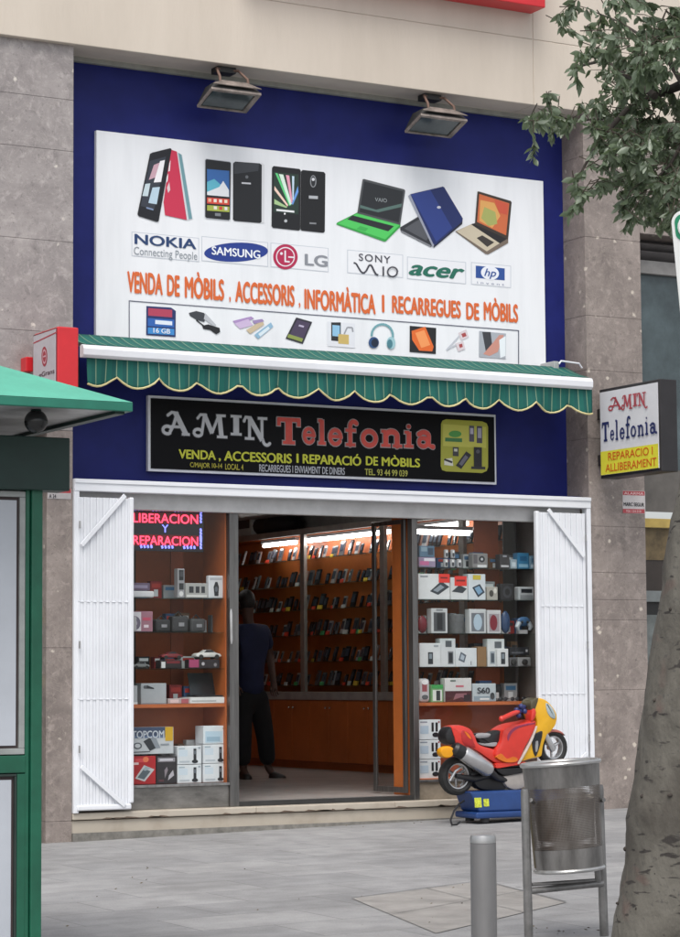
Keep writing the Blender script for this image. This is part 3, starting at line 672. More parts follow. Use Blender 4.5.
# framed strip of accessories
fr = [(129, 300.8), (518.4, 330.0), (518.4, 362), (129, 338)]
decal('strip_outline', bb, PB, [('55586a', line((128.6, 300.8), (518.6, 330.6), .9)), ('55586a', line((129.1, 300.8), (129.1, 338), .9)), ('55586a', line((518.4, 330.2), (518.4, 364), .9))], .0025)
def pic(nm, items, lab): return decal(nm, bb, PB, items, .0035, .0003, lab)
def rr(x0, y0, x1, y1, s=0.0): return [(x0, y0), (x1, y0+s), (x1, y1+s), (x0, y1)]
pic('printed_phone', [('d0d6dc', [(176, 151.5), (182, 155), (192.4, 218.5), (187, 220.5)]), ('6d97a0', [(178, 152.6), (181.4, 154.8), (192, 218.6), (188.6, 219.4)]), ('c7304f', [(170.5, 149.6), (176.7, 151.6), (186.6, 220), (164.8, 215.2), (163.4, 202)]), ('e8e6ea', [(169.2, 163), (170.4, 160), (169.6, 171), (168, 171.6)]), ('eceef0', [(166.4, 177), (168, 173.5), (167.4, 181), (166, 183)]), ('e0c8cc', [(166.6, 188), (169, 182), (170, 190), (168, 193)]),
    ('17181f', [(149.8, 153.8), (152.2, 152.6), (170.2, 148.2), (171.4, 149.4), (158.4, 221.2), (157, 222), (138.6, 216.2), (137.2, 214.4)]), ('343944', [(149.6, 161), (165.8, 156.6), (154, 209.6), (140.4, 206)]),
    ('c9a2b0', [(153.6, 165), (159.5, 162.6), (156.5, 177), (148.5, 180)]), ('f0eef2', [(159.8, 161.2), (164.6, 160), (160.8, 182), (153.4, 182.6)]), ('c5d6dc', [(145, 184), (150, 183.4), (147.6, 196.4), (142, 196)]), ('b8d0e0', [(152.2, 187.6), (159.6, 187), (156.4, 204.4), (148, 203)]), ('7f92b4', [(146, 207), (153, 209), (153, 210.6), (146, 208.6)])], 'black and red phones leaning on each other')
pic('printed_phone', [('b9bdc4', [(204.6, 160), (206, 158.6), (230, 161.6), (231.2, 163), (230.4, 219.4), (229, 220.8), (206, 218.6), (204.4, 217)]), ('1a1c20', [(205.2, 160.4), (206.4, 159.2), (229.6, 162.2), (230.6, 163.4), (229.8, 219), (228.6, 220.2), (206.4, 218), (205, 216.6)]),
    ('3567a8', rr(206.8, 169, 229, 195, 1.9)), ('5fb4c9', [(206.8, 182), (214, 179), (222, 186), (222, 194), (206.8, 192)]), ('e3e6ea', [(219, 187), (223, 181), (228.6, 190), (228.8, 197), (206.8, 195), (206.8, 192)]), ('d64a3a', rr(206.8, 197.4, 229, 203.4, 1.7)), ('e8b89a', rr(208, 198.6, 211, 201.8, .2)), ('f0e4dc', rr(213.4, 199, 216.4, 202.2, .2)), ('f0e4dc', rr(218.8, 199.4, 221.8, 202.6, .2)), ('efe0c8', rr(224, 199.8, 227, 203, .2)), ('a7b34c', rr(206.8, 205.2, 229, 210.6, 1.6)), ('e8e4d8', rr(213.4, 206.2, 216.6, 209.4, .2)), ('cc4438', rr(218.8, 206.6, 222, 209.8, .2)), ('e9e9ea', rr(224.2, 207, 227, 210.2, .2)), ('7c8086', rr(214.6, 213, 220.4, 216, .4))], 'front of a black phone with coloured icons')
pic('printed_phone', [('d8dadd', [(261, 162.4), (264.4, 165), (264, 222.8), (260.4, 223.4)]), ('1b1d21', [(233, 163.4), (235, 161.6), (259.6, 163.4), (261.6, 165), (261.4, 222), (259.6, 223), (234.6, 221), (232.8, 219.4)]), ('3a3d42', [(233.4, 163.6), (235, 162.2), (258.8, 164), (258, 171), (234, 174)]), ('c8cacf', rr(241.4, 182.2, 250.6, 183.8, .6)), ('6a6d72', ell(246.6, 177, 1.6, 1.7, 10))], 'black back of a phone')
pic('printed_phone', [('17181c', [(271.8, 168), (273.4, 166), (299.4, 169), (300.6, 170.6), (300, 229.4), (298.6, 230.6), (272.6, 227.8), (271.4, 226)]), ('24382f', rr(273.6, 172, 298.4, 212, 2.4)), ('5fd080', [(275, 173), (277.4, 173.4), (291, 205), (289, 206)]), ('d8f0e0', [(278.6, 174), (283, 174.6), (291.6, 204), (289.6, 205)]), ('e8a0b8', [(285.6, 175), (289, 175.6), (292.4, 202), (291, 203)]), ('6a9ce0', [(297.6, 186), (298.2, 192), (292.6, 205), (291.4, 203.6)]), ('c8e0f0', [(291.8, 176), (294, 176.4), (293.4, 200), (292.2, 200)]), ('f0d0c0', [(274, 190), (274.2, 186), (288, 205), (287, 206.6)]), ('a8c890', [(274, 204), (274, 199), (287, 207), (286, 208)]), ('e6e8ea', rr(276, 209, 294, 211, 1.8)), ('b8bcc0', ell(285.4, 221, 1.6, 1.6, 10)), ('f0f0f2', ell(284.4, 213.8, 1, 1, 8))], 'black phone with coloured light rays on its screen')
pic('printed_phone', [('151619', [(300.8, 171.6), (302.4, 170), (323.6, 172), (325.2, 173.8), (324.6, 231.6), (323, 232.8), (301.6, 230.6), (300.2, 229)]), ('8b8e93', ell(313, 181.4, 3.2, 6.2, 16)), ('26282c', ell(313, 181.4, 2.2, 5.2, 16)), ('d8dade', ell(313, 179.4, 1.5, 1.6, 12)), ('b0b3b8', rr(308.6, 195.6, 317.6, 198.6, .5)), ('84878c', rr(309.2, 222.4, 316, 224, .4))], 'black back of a camera phone')
pic('printed_laptop', [('2f9e43', [(336, 224.4), (337, 222.6), (357, 212.6), (400.4, 224.4), (400, 227), (385.6, 241.4), (384, 241.6)]), ('4fc75f', [(337.4, 223.4), (357.2, 213.4), (399.4, 225), (385, 239.4)]), ('23252a', [(352.4, 215.4), (393.8, 226.2), (388, 231.4), (347, 219.4)]), ('3cae50', [(360, 226), (368, 228.4), (365, 231.6), (356.4, 229)]), ('4a4d50', [(362.4, 179.4), (363.8, 179), (404, 189.4), (405, 190.8), (400, 225), (357, 213.4)]), ('24272b', [(364, 181.4), (403, 191.4), (398.6, 222.6), (359.2, 212)]), ('55706a', [(360, 205), (376, 209.8), (401.6, 203.6), (401, 207), (378, 212.4), (359.8, 208)])], 'bright green laptop open to the left')
T_('VAIO', 374.6, 386.4, 197.6, 201.4, '9ca3a6', .0, off=.0085, name='brand_lettering')
pic('printed_laptop', [('303238', [(419, 216), (400, 227.4), (400.4, 231), (431, 247), (434, 240)]), ('54565c', [(419, 219.4), (404, 228.6), (426, 240.6), (430, 236)]), ('808288', [(401, 230.4), (430.6, 245.4), (431, 247.4), (400.6, 232)]), ('9ba0b0', [(408, 196), (410, 194.4), (434.4, 244), (432.8, 247.8)]), ('1b1e30', [(434, 242), (462.4, 219), (462, 224), (433.4, 248)]), ('1c2b63', [(410, 194.2), (442.6, 186.6), (444, 187.4), (462.6, 218.6), (462, 221.4), (435.4, 244.8), (433, 244)]), ('2b3f86', [(410.6, 194.6), (430, 190), (452, 228), (436, 242)]), ('c8ccd8', ell(438.6, 207.4, 2, 1.4, 10))], 'dark blue laptop seen from behind its lid')
pic('printed_laptop', [('75685c', [(455, 231.4), (473, 223.4), (508, 239.4), (508, 243), (488, 254.4), (485.4, 254)]), ('c8bda6', [(456, 231.2), (471, 224.4), (503, 241), (486.6, 251.4)]), ('1f1d20', [(471, 224.6), (476, 222.6), (507.6, 238.4), (499.6, 243.4)]), ('3a3430', [(476.4, 238), (482, 235.4), (494, 242.4), (487, 247)]), ('3a3028', [(477.2, 191.6), (478.4, 191.4), (510.6, 201), (511.4, 202.6), (507.8, 239.6), (474.6, 224.4)]), ('c9693f', [(479, 194), (509, 203.4), (505.8, 235.4), (476.8, 222)]), ('d8a25c', [(480, 200), (494, 203), (500, 216), (492, 228), (479, 221)]), ('a3a860', [(484, 207), (495, 212), (497, 224), (488, 226), (481, 218)]), ('c6543c', [(494, 199.4), (508, 204), (507, 215), (499, 213)])], 'open laptop with an orange screen')
pic('printed_memory_card', [('1d2f63', [(146.2, 306), (171, 307.6), (175.6, 311), (175.4, 337), (146, 335)]), ('b0405a', rr(148, 308, 172, 315.6, 1.8)), ('2d62b0', rr(147.6, 318, 174, 326, 1.8)), ('dfe8f4', rr(155, 320, 172, 324, 1.4)), ('3d8bd0', rr(147.6, 327.4, 174, 333.6, 1.6))], 'blue and red memory card')
T_('16 GB', 153, 170, 327.8, 332.8, 'dfe8f4', .03, off=.0065)
pic('printed_charger', [('3c3f46', [(188.6, 313), (196, 311), (204, 313), (206, 317), (204, 322), (197, 320), (190, 316)]), ('b9bcc2', [(205, 313), (216, 325), (214.6, 327), (203.6, 319)]), ('1d1e22', [(202, 325.6), (208, 324.4), (219.4, 328), (220, 332), (216, 334.4), (210, 330), (203, 329)]), ('1d1e22', line((196, 320), (205, 327), 1.2))], 'black car charger')
pic('printed_usb_sticks', [('a98cc0', [(232.4, 321), (251, 316.4), (254, 318.6), (237, 325.6)]), ('cbb6d8', [(234, 323.6), (248, 319), (253, 325), (240, 329)]), ('c9b79a', [(246, 330), (262, 320.4), (264, 324.6), (250, 334)]), ('9a86b4', [(252, 320.6), (262, 319), (264, 321.4), (254, 324)]), ('8fb6d0', [(254, 335), (270.6, 322.4), (273, 326.6), (258, 339)]), ('d8e6ee', [(258, 334), (268, 326.4), (269.6, 328.8), (260, 336.6)])], 'four coloured USB sticks')
pic('printed_battery', [('2c2b34', [(296, 317.4), (312, 322), (302.6, 344), (285.4, 338.6)]), ('4a3f58', [(297, 319.6), (310, 323.2), (302.4, 340.6), (288.6, 336.4)]), ('8c9a50', [(288.4, 334), (303, 338.6), (301.6, 342), (287, 337.4)]), ('b8b0c8', [(299, 324.6), (304, 326), (303.2, 327.6), (298.2, 326.2)])], 'dark phone battery')
pic('printed_phone_lock', [('dfe2e8', [(327.2, 321.4), (355, 323.6), (354.6, 348), (327.2, 346)]), ('2a2c30', [(331, 322.4), (340.6, 322.4), (340.6, 341.6), (331, 340.6)]), ('8fc0e0', rr(332.2, 325, 339.6, 336, .6)), ('c9b06a', rr(338, 334, 348.6, 343.6, .8)), ('9a9da4', line((344, 334), (347, 327.4), 1.5)), ('9a9da4', line((347, 327.4), (352, 327.6), 1.5)), ('9a9da4', line((352, 327.6), (352.6, 332), 1.5))], 'phone with a yellow padlock')
pic('printed_headphones', [('6fa3ac', p) for p in pline(ell(382, 335.4, 10.6, 11.2, 14, a0=175, a1=375), 2.2)] + [('2b4f80', ell(373.4, 342.6, 5.2, 5.6, 18)), ('16243c', ell(374.4, 343, 3.6, 4.2, 16)), ('9cc4cc', ell(390.6, 343, 4.4, 6.2, 18)), ('4a7f8c', ell(389.4, 344, 2.8, 4.6, 16))], 'blue headphones')
pic('printed_orange_phone', [('1c1d20', [(409.6, 325.8), (436, 328), (435.6, 354), (409.4, 352)]), ('e06a2a', [(411.4, 331), (425, 326.6), (433.4, 346.6), (432, 351.4), (419, 350.6), (412, 340)]), ('f0985a', [(415, 333), (424, 330), (430, 345), (421, 348)])], 'orange phone on a black square')
pic('printed_usb_cables', [('d8cdd2', [(458, 333), (466, 329.4), (468.6, 337), (461, 340.6)]), ('a84a4a', [(461, 334), (465, 332.4), (466.4, 336), (462.6, 337.6)]), ('d8cdd2', [(455, 343.6), (463, 341), (465, 349), (458, 351.6)]), ('a84a4a', [(458.6, 344.6), (461.8, 343.6), (462.6, 347), (459.6, 348)]), ('c4c8d0', line((446, 350), (459, 336), 1.3)), ('c4c8d0', line((446, 350), (456, 344.6), 1.3))], 'white earphone leads')
pic('printed_hand', [('a8aeb6', [(479, 331), (505.8, 333.6), (505.4, 359), (478.8, 357)]), ('3b3d42', [(482, 332), (490.4, 332), (492.6, 350), (486, 354)]), ('c98f80', [(490, 346), (499, 335), (503.6, 335), (497.6, 352), (489.4, 356), (483, 354)]), ('e6eef2', [(499, 340), (505.4, 336), (505.2, 356), (500, 358)])], 'hand holding a dark phone')

# ================================================================== black name sign
PS = PlY(.29)
ns_ = thing('name_sign', 'black shop name sign with white border, red and grey lettering, under the awning', 'sign', (0, .3, pY(149, 471, .29).z))
ax, bx_ = pY(149, 430, .29).x, pY(497, 450, .29).x; zb_, zt2 = pY(149, 471, .29).z, pY(149, 395, .29).z
MB().box(ax, bx_, .305, .349, zb_, zt2).build('backing', mat('sign_white', (.76, .78, .82), .4, var=.05), ns_, bevel=.003)
mb = MB(); 
MB().box(ax+.022, bx_-.022, .298, .3055, zb_+.024, zt2-.024).build('black_panel', mat('sign_black', (.006, .006, .007), .5, var=0, spec=.12), ns_)
PS = PlY(.298)
amin = [('A', 161.5, 189, 411.8, 434.2), ('M', 192.5, 226.5, 413.4, 436.6), ('I', 230, 241.4, 415.4, 434.8), ('N', 243.6, 270.6, 416.2, 440.8)]
stroke_letters('name_lettering', amin, CURL, PS, mat('letter_dark_edge', (.05, .05, .055), .4), ns_, .0015, .010, 'dark outline of the name AMIN')
stroke_letters('name_lettering', amin, CURL, PS, mat('letter_silver', (.52, .53, .55), .35, .1, var=.08), ns_, .006, .004, 'silver curly lettering reading AMIN')
tel = [('T', 276.6, 300.4, 417.4, 443.4), ('e', 302, 315.4, 418, 444.0), ('l', 317.2, 325.8, 419, 444.4), ('e', 327.6, 342.4, 419.4, 445.4), ('f', 344.2, 358, 419.8, 445.8), ('o', 359.8, 377.8, 420.6, 446.6), ('n', 380, 401.4, 421, 446.6), ('i', 403, 413.4, 422.2, 447.4), ('a', 415.4, 433.4, 421.6, 447.8)]
stroke_letters('name_lettering', tel, SLAB, PS, mat('letter_edge_grey', (.42, .36, .36), .4), ns_, .0015, .011, 'pale outline of the name Telefonia')
stroke_letters('name_lettering', tel, SLAB, PS, mat('letter_red', (.66, .07, .05), .4), ns_, .008, .003, 'red slab lettering reading Telefonia')
for s_, xl, xr, yt, yb in (('VENDA ,', 178.4, 220.6, 449.2, 460), ('ACCESSORIS', 223.8, 291.6, 450.8, 460.8), ('I', 296.2, 298.4, 453.6, 462.8), ('REPARACIÓ', 302.4, 361, 451.6, 463.6), ('DE', 365.6, 377.8, 456.2, 465.2), ('MÒBILS', 381.4, 419.8, 454.6, 466)):
    T_(s_, xl, xr, yt, yb, 'c9cc3a', .045, P=PS, par=ns_)
for s_, xl, xr, yt, yb, c in (('C/MAJOR 10-14', 189.8, 222, 462.2, 468.6, 'b0a838'), ('LOCAL. 4', 225, 243.2, 463.6, 469.6, 'b0a838'), ('TEL. 93 44 99 039', 364.6, 407.4, 468.6, 475, 'b0b050'), ('RECARREGUES I ENVIAMENT DE DINERS', 259, 344.6, 464.2, 471.6, 'b4b6bc')):
    T_(s_, xl, xr, yt, yb, c, .03, P=PS, par=ns_)
rrp = [(441, 424), (442.4, 420.6), (446, 419.2), (482, 421.4), (486.6, 423.4), (488, 427), (488, 467), (486.6, 471), (482, 473), (446, 471.4), (442, 470), (440.6, 466)]
decal('product_picture', ns_, PS, [('a9a93c', rrp), ('c3c155', [(443, 424), (486, 427), (486, 448), (443, 446)]), ('4f9a48', ell(455, 434, 6.4, 3.4, 16)), ('3d7a46', rr(445, 437.6, 462, 441.4, .8)), ('55525e', rr(469, 425.6, 474, 441.6, .3)), ('b8b4c4', rr(470, 428, 473.2, 434, .2)), ('4a4656', rr(476.6, 426, 482, 443, .3)), ('a8a4b8', rr(477.6, 428, 481.2, 438, .2)), ('3d3c40', rr(452.6, 447, 458.4, 456, .3)), ('c8c8b8', rr(453.8, 448.6, 457.2, 451.4, .2)), ('dcdccc', [(444, 459), (452, 458), (453, 466), (444, 465)]), ('2a2a30', line((444, 459.4), (452, 462.4), 2)), ('25242c', [(466, 451.4), (471, 455), (461, 469), (455.6, 465.6)]), ('6b6a76', [(465, 455), (468, 457.4), (461.6, 466), (458.6, 464)]), ('1d1c24', rr(473.6, 447, 481.6, 467, .4)), ('55545e', ell(477.6, 451.6, 2, 2, 10)), ('2a2930', rr(471, 466.4, 485, 469, .5))], .0015, .0003, 'yellow picture of phones and accessories')

# ================================================================== awning
YA = -.24
xs0, xs1 = pY(86.5, 370, YA).x, pY(592, 400, YA).x
cu0, cu1 = pY(116.4, 376, YA).x, pY(569, 405, YA).x; SP = (cu1-cu0)/12
def stripe_mat():
    m = bpy.data.materials.new('striped_canvas'); m.use_nodes = True; t = m.node_tree; N = t.nodes; L = t.links; b = N['Principled BSDF']; b.inputs['Roughness'].default_value = .8
    tc = N.new('ShaderNodeTexCoord'); sx = N.new('ShaderNodeSeparateXYZ'); L.new(tc.outputs['Object'], sx.inputs[0])
    def M(op, a, bb):
        n = N.new('ShaderNodeMath'); n.operation = op
        for i, v in enumerate((a, bb)):
            if isinstance(v, float): n.inputs[i].default_value = v
            else: L.new(v, n.inputs[i])
        return n.outputs[0]
    u = M('FRACT', M('DIVIDE', M('ADD', sx.outputs[0], -cu0+10*SP), SP/4), 0.0)
    pale = M('LESS_THAN', u, .09); dk = M('GREATER_THAN', u, .60)
    nz = N.new('ShaderNodeTexNoise'); nz.inputs['Scale'].default_value = 3; nz.inputs['Detail'].default_value = 5; L.new(tc.outputs['Object'], nz.inputs['Vector'])
    x1 = N.new('ShaderNodeMix'); x1.data_type = 'RGBA'; x1.inputs['A'].default_value = (.004, .110, .088, 1); x1.inputs['B'].default_value = (.003, .070, .068, 1); L.new(M('MULTIPLY', dk, nz.outputs['Fac']), x1.inputs['Factor'])
    x2 = N.new('ShaderNodeMix'); x2.data_type = 'RGBA'; x2.inputs['B'].default_value = (.19, .29, .19, 1); L.new(x1.outputs['Result'], x2.inputs['A']); L.new(pale, x2.inputs['Factor'])
    L.new(x2.outputs['Result'], b.inputs['Base Color'])
    w_ = N.new('ShaderNodeTexNoise'); w_.inputs['Scale'].default_value = 12; L.new(tc.outputs['Object'], w_.inputs['Vector'])
    bp = N.new('ShaderNodeBump'); bp.inputs['Strength'].default_value = .3; bp.inputs['Distance'].default_value = .01; L.new(w_.outputs['Fac'], bp.inputs['Height']); L.new(bp.outputs[0], b.inputs['Normal'])
    return m
M_CAN = stripe_mat()
aw = thing('awning', 'green striped shop awning with scalloped valance and white front bar', 'awning', (0, 0, 0))
ztv, zcu, zlo = pY(117, 357.5, YA).z, pY(117, 376, YA).z, pY(98, 386.5, YA).z
def low(xx): t = (xx-cu0)/SP; t -= math.floor(t); return zcu-(zcu-zlo)*(math.sin(math.pi*t)**.75)
N_ = 330; mb = MB(); vs = []; R_ = 8
for i in range(N_+1):
    xx = xs0+(xs1-xs0)*i/N_; zl_ = low(xx)
    for j in range(R_+1):
        f = j/R_; vs.append((xx, YA+f*.02*math.sin(xx*9+1.3*math.sin(xx*2.3))+f*f*.012*math.sin(xx*23), ztv+(zl_-ztv)*f))
mb.add(vs, [[i*(R_+1)+j, (i+1)*(R_+1)+j, (i+1)*(R_+1)+j+1, i*(R_+1)+j+1] for i in range(N_) for j in range(R_)])
va = mb.build('valance', M_CAN, aw, smooth=True, fix=False); va.modifiers.new('thick', 'SOLIDIFY').thickness = .003
pts = [Vector(vs[i*(R_+1)+R_])+Vector((0, -.004, 0)) for i in range(0, N_+1, 3)]
MB().tube(pts, .009, 6).build('piping', mat('cream_piping', (.62, .55, .28), .7, var=0), va, smooth=True)
# canopy cloth from the wall roller down to the front bar
za0 = pY(82, 334.5, .12).z; zb0 = pY(84, 344, YA).z
mb = MB(); vs = []
for i in range(61):
    xx = xs0-.03+(xs1-xs0-.0)*i/60
    for j in range(7):
        f = j/6; vs.append((xx, .12+(YA-.12)*f, za0+(zb0-za0)*f-.012*math.sin(math.pi*f)))
mb.add(vs, [[i*7+j, (i+1)*7+j, (i+1)*7+j+1, i*7+j+1] for i in range(60) for j in range(6)])
cn = mb.build('canopy', M_CAN, aw, smooth=True, fix=False); cn.modifiers.new('thick', 'SOLIDIFY').thickness = .003
zA, zB_ = pY(84, 343.5, YA-.05).z, pY(84, 357, YA-.05).z; xl_, xr2 = pY(83.5, 350, YA-.05).x, pY(593, 378, YA-.05).x
zc_, hh = (zA+zB_)/2, (zA-zB_)/2
mb = MB(); prof = [(YA+.03, zc_-hh*.9), (YA-.03, zc_-hh), (YA-.052, zc_-hh*.6), (YA-.056, zc_+hh*.3), (YA-.04, zc_+hh*.85), (YA+.0, zc_+hh), (YA+.03, zc_+hh*.8)]
mb.poly([(xl_, a, b_) for a, b_ in prof], (xr2-xl_, 0, 0)).build('front_bar', M_WHITE, aw, bevel=.004)
MB().tube([(xs0+.02, .20, za0-.05), (xs1-.06, .20, za0-.05)], .04, 16).build('roller', mat('grey_roller', (.3, .3, .3), .5), aw, smooth=True)
for k, xx in enumerate((xs0+.02, xs1-.17)):
    MB().box(xx-.03, xx+.03, .08, .346, za0-.08, za0+.05).build('wall_bracket', mat('pale_bracket', (.45, .46, .46), .5, .3), aw, bevel=.006)
    MB().tube([(xx+.04*(1-2*k), .2, za0-.06), (xx+.5*(1-2*k), .05, za0-.10), (xx+.08*(1-2*k), YA+.04, zb0-.03)], .018, 8).build('folding_arm', mat('arm_metal', (.4, .4, .42), .4, .6), aw, smooth=True)
p = [pY(559, 364, .05), pY(561, 361, .05), pY(579, 363.5, .05), pY(582, 368, .05)]
MB().tube(p, .009, 8).build('crank_eye', M_WHITE, aw, smooth=True)
MB().box(pY(78, 375, .2).x, xs0+.02, .16, .34, pY(80, 394, .2).z, pY(80, 358, .2).z).build('dark_end_box', mat('dark_navy', (.015, .018, .04), .5), aw, bevel=.01)  # plain dark navy box below the left end of the awning

# ================================================================== floodlights
def flood(label, xc0, xc1, ytop, ybot):
    a = pY(xc0, (ytop+ybot)/2, -.05); b_ = pY(xc1, (ytop+ybot)/2+4, -.05); xc, W = (a.x+b_.x)/2+.0, (b_.x-a.x)*.80
    zc = pY((xc0+xc1)/2, (ytop+ybot)/2, -.05).z
    t = thing('floodlight', label, 'floodlight', (xc, .02, zc), 'floodlights under the concrete beam')
    M_FB = mat('weathered_alu', (.33, .28, .25), .5, .4, var=.3, scale=8); M_FD = mat('lamp_black', (.03, .03, .03), .6)
    yf, yk = -.17, .12; zt = zc+.10; zb = zc-.07     # hood tips down towards the wall
    P8 = [(-W/2*.72, yk-.03, zt-.01), (W/2*.72, yk-.03, zt-.01), (W/2*.72, yf+.05, zt), (-W/2*.72, yf+.05, zt)]
    Q8 = [(-W/2, yk, zb), (W/2, yk, zb), (W/2, yf, zb+.10), (-W/2, yf, zb+.10)]
    o = Vector((xc, 0, 0)); mb = MB()
    mb.add([Vector(p)+o for p in P8+Q8], [(0, 1, 2, 3), (0, 4, 5, 1), (1, 5, 6, 2), (2, 6, 7, 3), (3, 7, 4, 0), (4, 5, 6, 7)]).build('housing', M_FD, t, bevel=.008)
    nn = Vector((0, -(.10), -(yk-yf))).normalized()
    fr = MB(); c = o+Vector((0, (yf+yk)/2, zb+.05))+nn*.012; ay = Vector((0, yf-yk, .10)).normalized(); hy_ = math.hypot(yk-yf, .10)/2
    for u0, u1, v0, v1 in ((-1, 1, -1, -.86), (-1, 1, .80, 1), (-1, -.92, -.86, .80), (.80, 1, -.86, .80)):
        cc = c+Vector(((u0+u1)/2*W/2, 0, 0))+ay*hy_*(v0+v1)/2; fr.obox(cc, (W/2*(u1-u0)/2, 0, 0), ay*hy_*(v1-v0)/2, nn*.012)
    fr.build('frame', M_FB, t, bevel=.003)
    MB().obox(c+nn*(-.004)+ay*hy_*-.03, (W/2*.86, 0, 0), ay*hy_*.82, nn*.004).build('lens', mat('lamp_glass', (.05, .07, .075), .12, var=.2, scale=4), t)
    top = MB(); top.poly([Vector(p)+o+Vector((0, -.005, .004)) for p in ((-W/2*.5, yf+.045, zt), (W/2*.5, yf+.045, zt), (W/2*.98, yf-.01, zb+.118), (-W/2*.98, yf-.01, zb+.118))], (0, -.008, .006)).build('front_lip', M_FB, t, bevel=.002)
    zz = ZB-.0
    MB().box(xc-.09, xc+.09, -.06+.07, .14, zz-.055, zz-.001).build('junction_box', M_FD, t, bevel=.006)
    MB().tube([(xc-W*.26, -.12, zt-.03), (xc-W*.26, -.10, zt+.05), (xc-W*.22, -.0, zz-.03), (xc, .05, zz-.03), (xc+W*.22, -.0, zz-.03), (xc+W*.30, -.10, zt+.05), (xc+W*.30, -.12, zt-.04)], .012, 8).build('bracket', mat('rust', (.17, .10, .075), .7), t, smooth=True)
flood('left floodlight hanging under the beam above the printed phones', 199, 261, 82, 110)
flood('right floodlight hanging under the beam above the printed laptops', 408, 466, 108, 136)

# ================================================================== projecting signs
XS = pY(599, 430, -.10).x; PXs = PlX(XS)
a = PXs(599, 389.8); b_ = PXs(659.5, 378.7); zbt = (PXs(600.4, 479.3).z+PXs(663, 470.3).z)/2; ztp = (a.z+b_.z)/2
ps = thing('projecting_sign', 'white and yellow projecting sign in a black box on the right pillar', 'sign', (XS, 0, zbt))
MB().box(XS+.004, XS+.19, b_.y, a.y, zbt, ztp).build('box', mat('box_black', (.022, .020, .022), .4), ps, bevel=.006)
MB().box(XS-.006, XS+.0035, b_.y+.03, a.y-.02, zbt+.03, ztp-.03).build('face', mat('sign_face_white', (.66, .67, .70), .35, var=.03), ps)
PF = PlX(XS-.006); PF.n = Vector((-1, 0, 0))
yl, yh = b_.y+.031, a.y-.021; zy = (PXs(601, 452).z+PXs(660, 443.4).z)/2
MB().box(XS-.0085, XS-.0065, yl, yh, zbt+.031, zy).build('yellow_band', mat('sign_yellow', (.70, .66, .05), .35, var=.03), ps)
PF = PlX(XS-.0085)
am2 = [('A', 608.2, 622.2, 398.8, 411.2), ('M', 621.6, 632.6, 395.8, 410.4), ('I', 633.2, 637.8, 394.0, 406.6), ('N', 638, 648.2, 393, 407.2)]
stroke_letters('name_lettering', am2, CURL, PF, mat('letter_dusty_red', (.42, .07, .09), .45), ps, .002, .002, 'curly red lettering reading AMIN')
te2 = [('T', 602.2, 609.4, 422.6, 442.0), ('e', 610.4, 614.6, 424.0, 441.0), ('l', 615.6, 618.8, 419.6, 440.4), ('e', 620, 625.2, 421.2, 440), ('f', 626, 631.2, 416.0, 438.8), ('o', 631.0, 636.8, 420.0, 437.6), ('n', 638, 644.6, 419.0, 436.8), ('i', 645.6, 649.2, 414.8, 435.4), ('a', 650.2, 657.6, 417, 434.6)]
stroke_letters('name_lettering', te2, SLAB, PF, mat('letter_navy', (.02, .03, .12), .45), ps, .002, .001, 'navy lettering reading Telefonia')
text('lettering', 'REPARACIO I', PF, 608.3, 653, 452.8, 460.8, ink('cc5a1c'), ps, .012, 0, .002)
text('lettering', 'ALLIBERAMENT', PF, 605.6, 656.8, 464.4, 472.2, ink('cc5a1c'), ps, .012, 0, .002)
for yy in (413, 459):
    q = pY(598, yy, -.05); MB().box(XS+.05, XS+.13, a.y-.001, -.001, q.z-.06, q.z+.04).build('mounting', mat('box_black', (.022, .020, .022)), ps, bevel=.004)

XQ = pY(33.4, 360, -.18).x; PQ = PlX(XQ); a = PQ(33.4, 340); b_ = PQ(57.2, 325); zt3 = PQ(57.5, 326).z; zb3 = PQ(57, 398).z
rb = thing('lightbox_sign', 'red edged white lightbox sign on the left pillar above the green booth roof', 'sign', (XQ, 0, zb3))
MB().box(XQ+.004, XQ+.185, b_.y, a.y, zb3, zt3).build('box', mat('sign_red', (.60, .022, .030), .35, var=.04), rb, bevel=.012, seg=3)
MB().box(XQ-.006, XQ+.0035, b_.y+.012, a.y-.012, zb3+.02, zt3-.012).build('rim', mat('dark_rim', (.16, .05, .06), .4), rb)
MB().box(XQ-.010, XQ-.0065, b_.y+.012, a.y-.025, zb3+.03, zt3-.022).build('face', mat('pale_face', (.50, .47, .50), .35, var=.05), rb)
PQ2 = PlX(XQ-.010)
decal('red_line', rb, PQ2, [('a8303c', [(33.6, 342.6), (57, 331.4), (57, 332.8), (33.6, 343.9)])], .001)
decal('logo_emblem', rb, PQ2, [('9c2c3a', ell(44.5, 356.5, 2.9, 10, 24)), ('c8a0a8', ell(44.5, 356.5, 2.0, 7.4, 20)), ('9c2c3a', ell(44.5, 356.5, 1.5, 5.6, 18)), ('c8a0a8', line((43.4, 357), (45.8, 355.6), 1.4))], .001)
text('lettering', 'eGrans', PQ2, 39.2, 54.6, 372.8, 377.6, ink('50303c'), rb, .02, 0, .002)
q0, q1 = pY(23.3, 357.5, -.06), pY(30.5, 372.5, -.06)
MB().box(q0.x, q1.x, -.12, -.001, q1.z, q0.z).build('mounting', mat('sign_red', ()), rb, bevel=.006)
MB().box(XQ+.05, XQ+.12, a.y-.001, -.001, zb3+.1, zb3+.16).build('mounting', M_STEEL, rb)
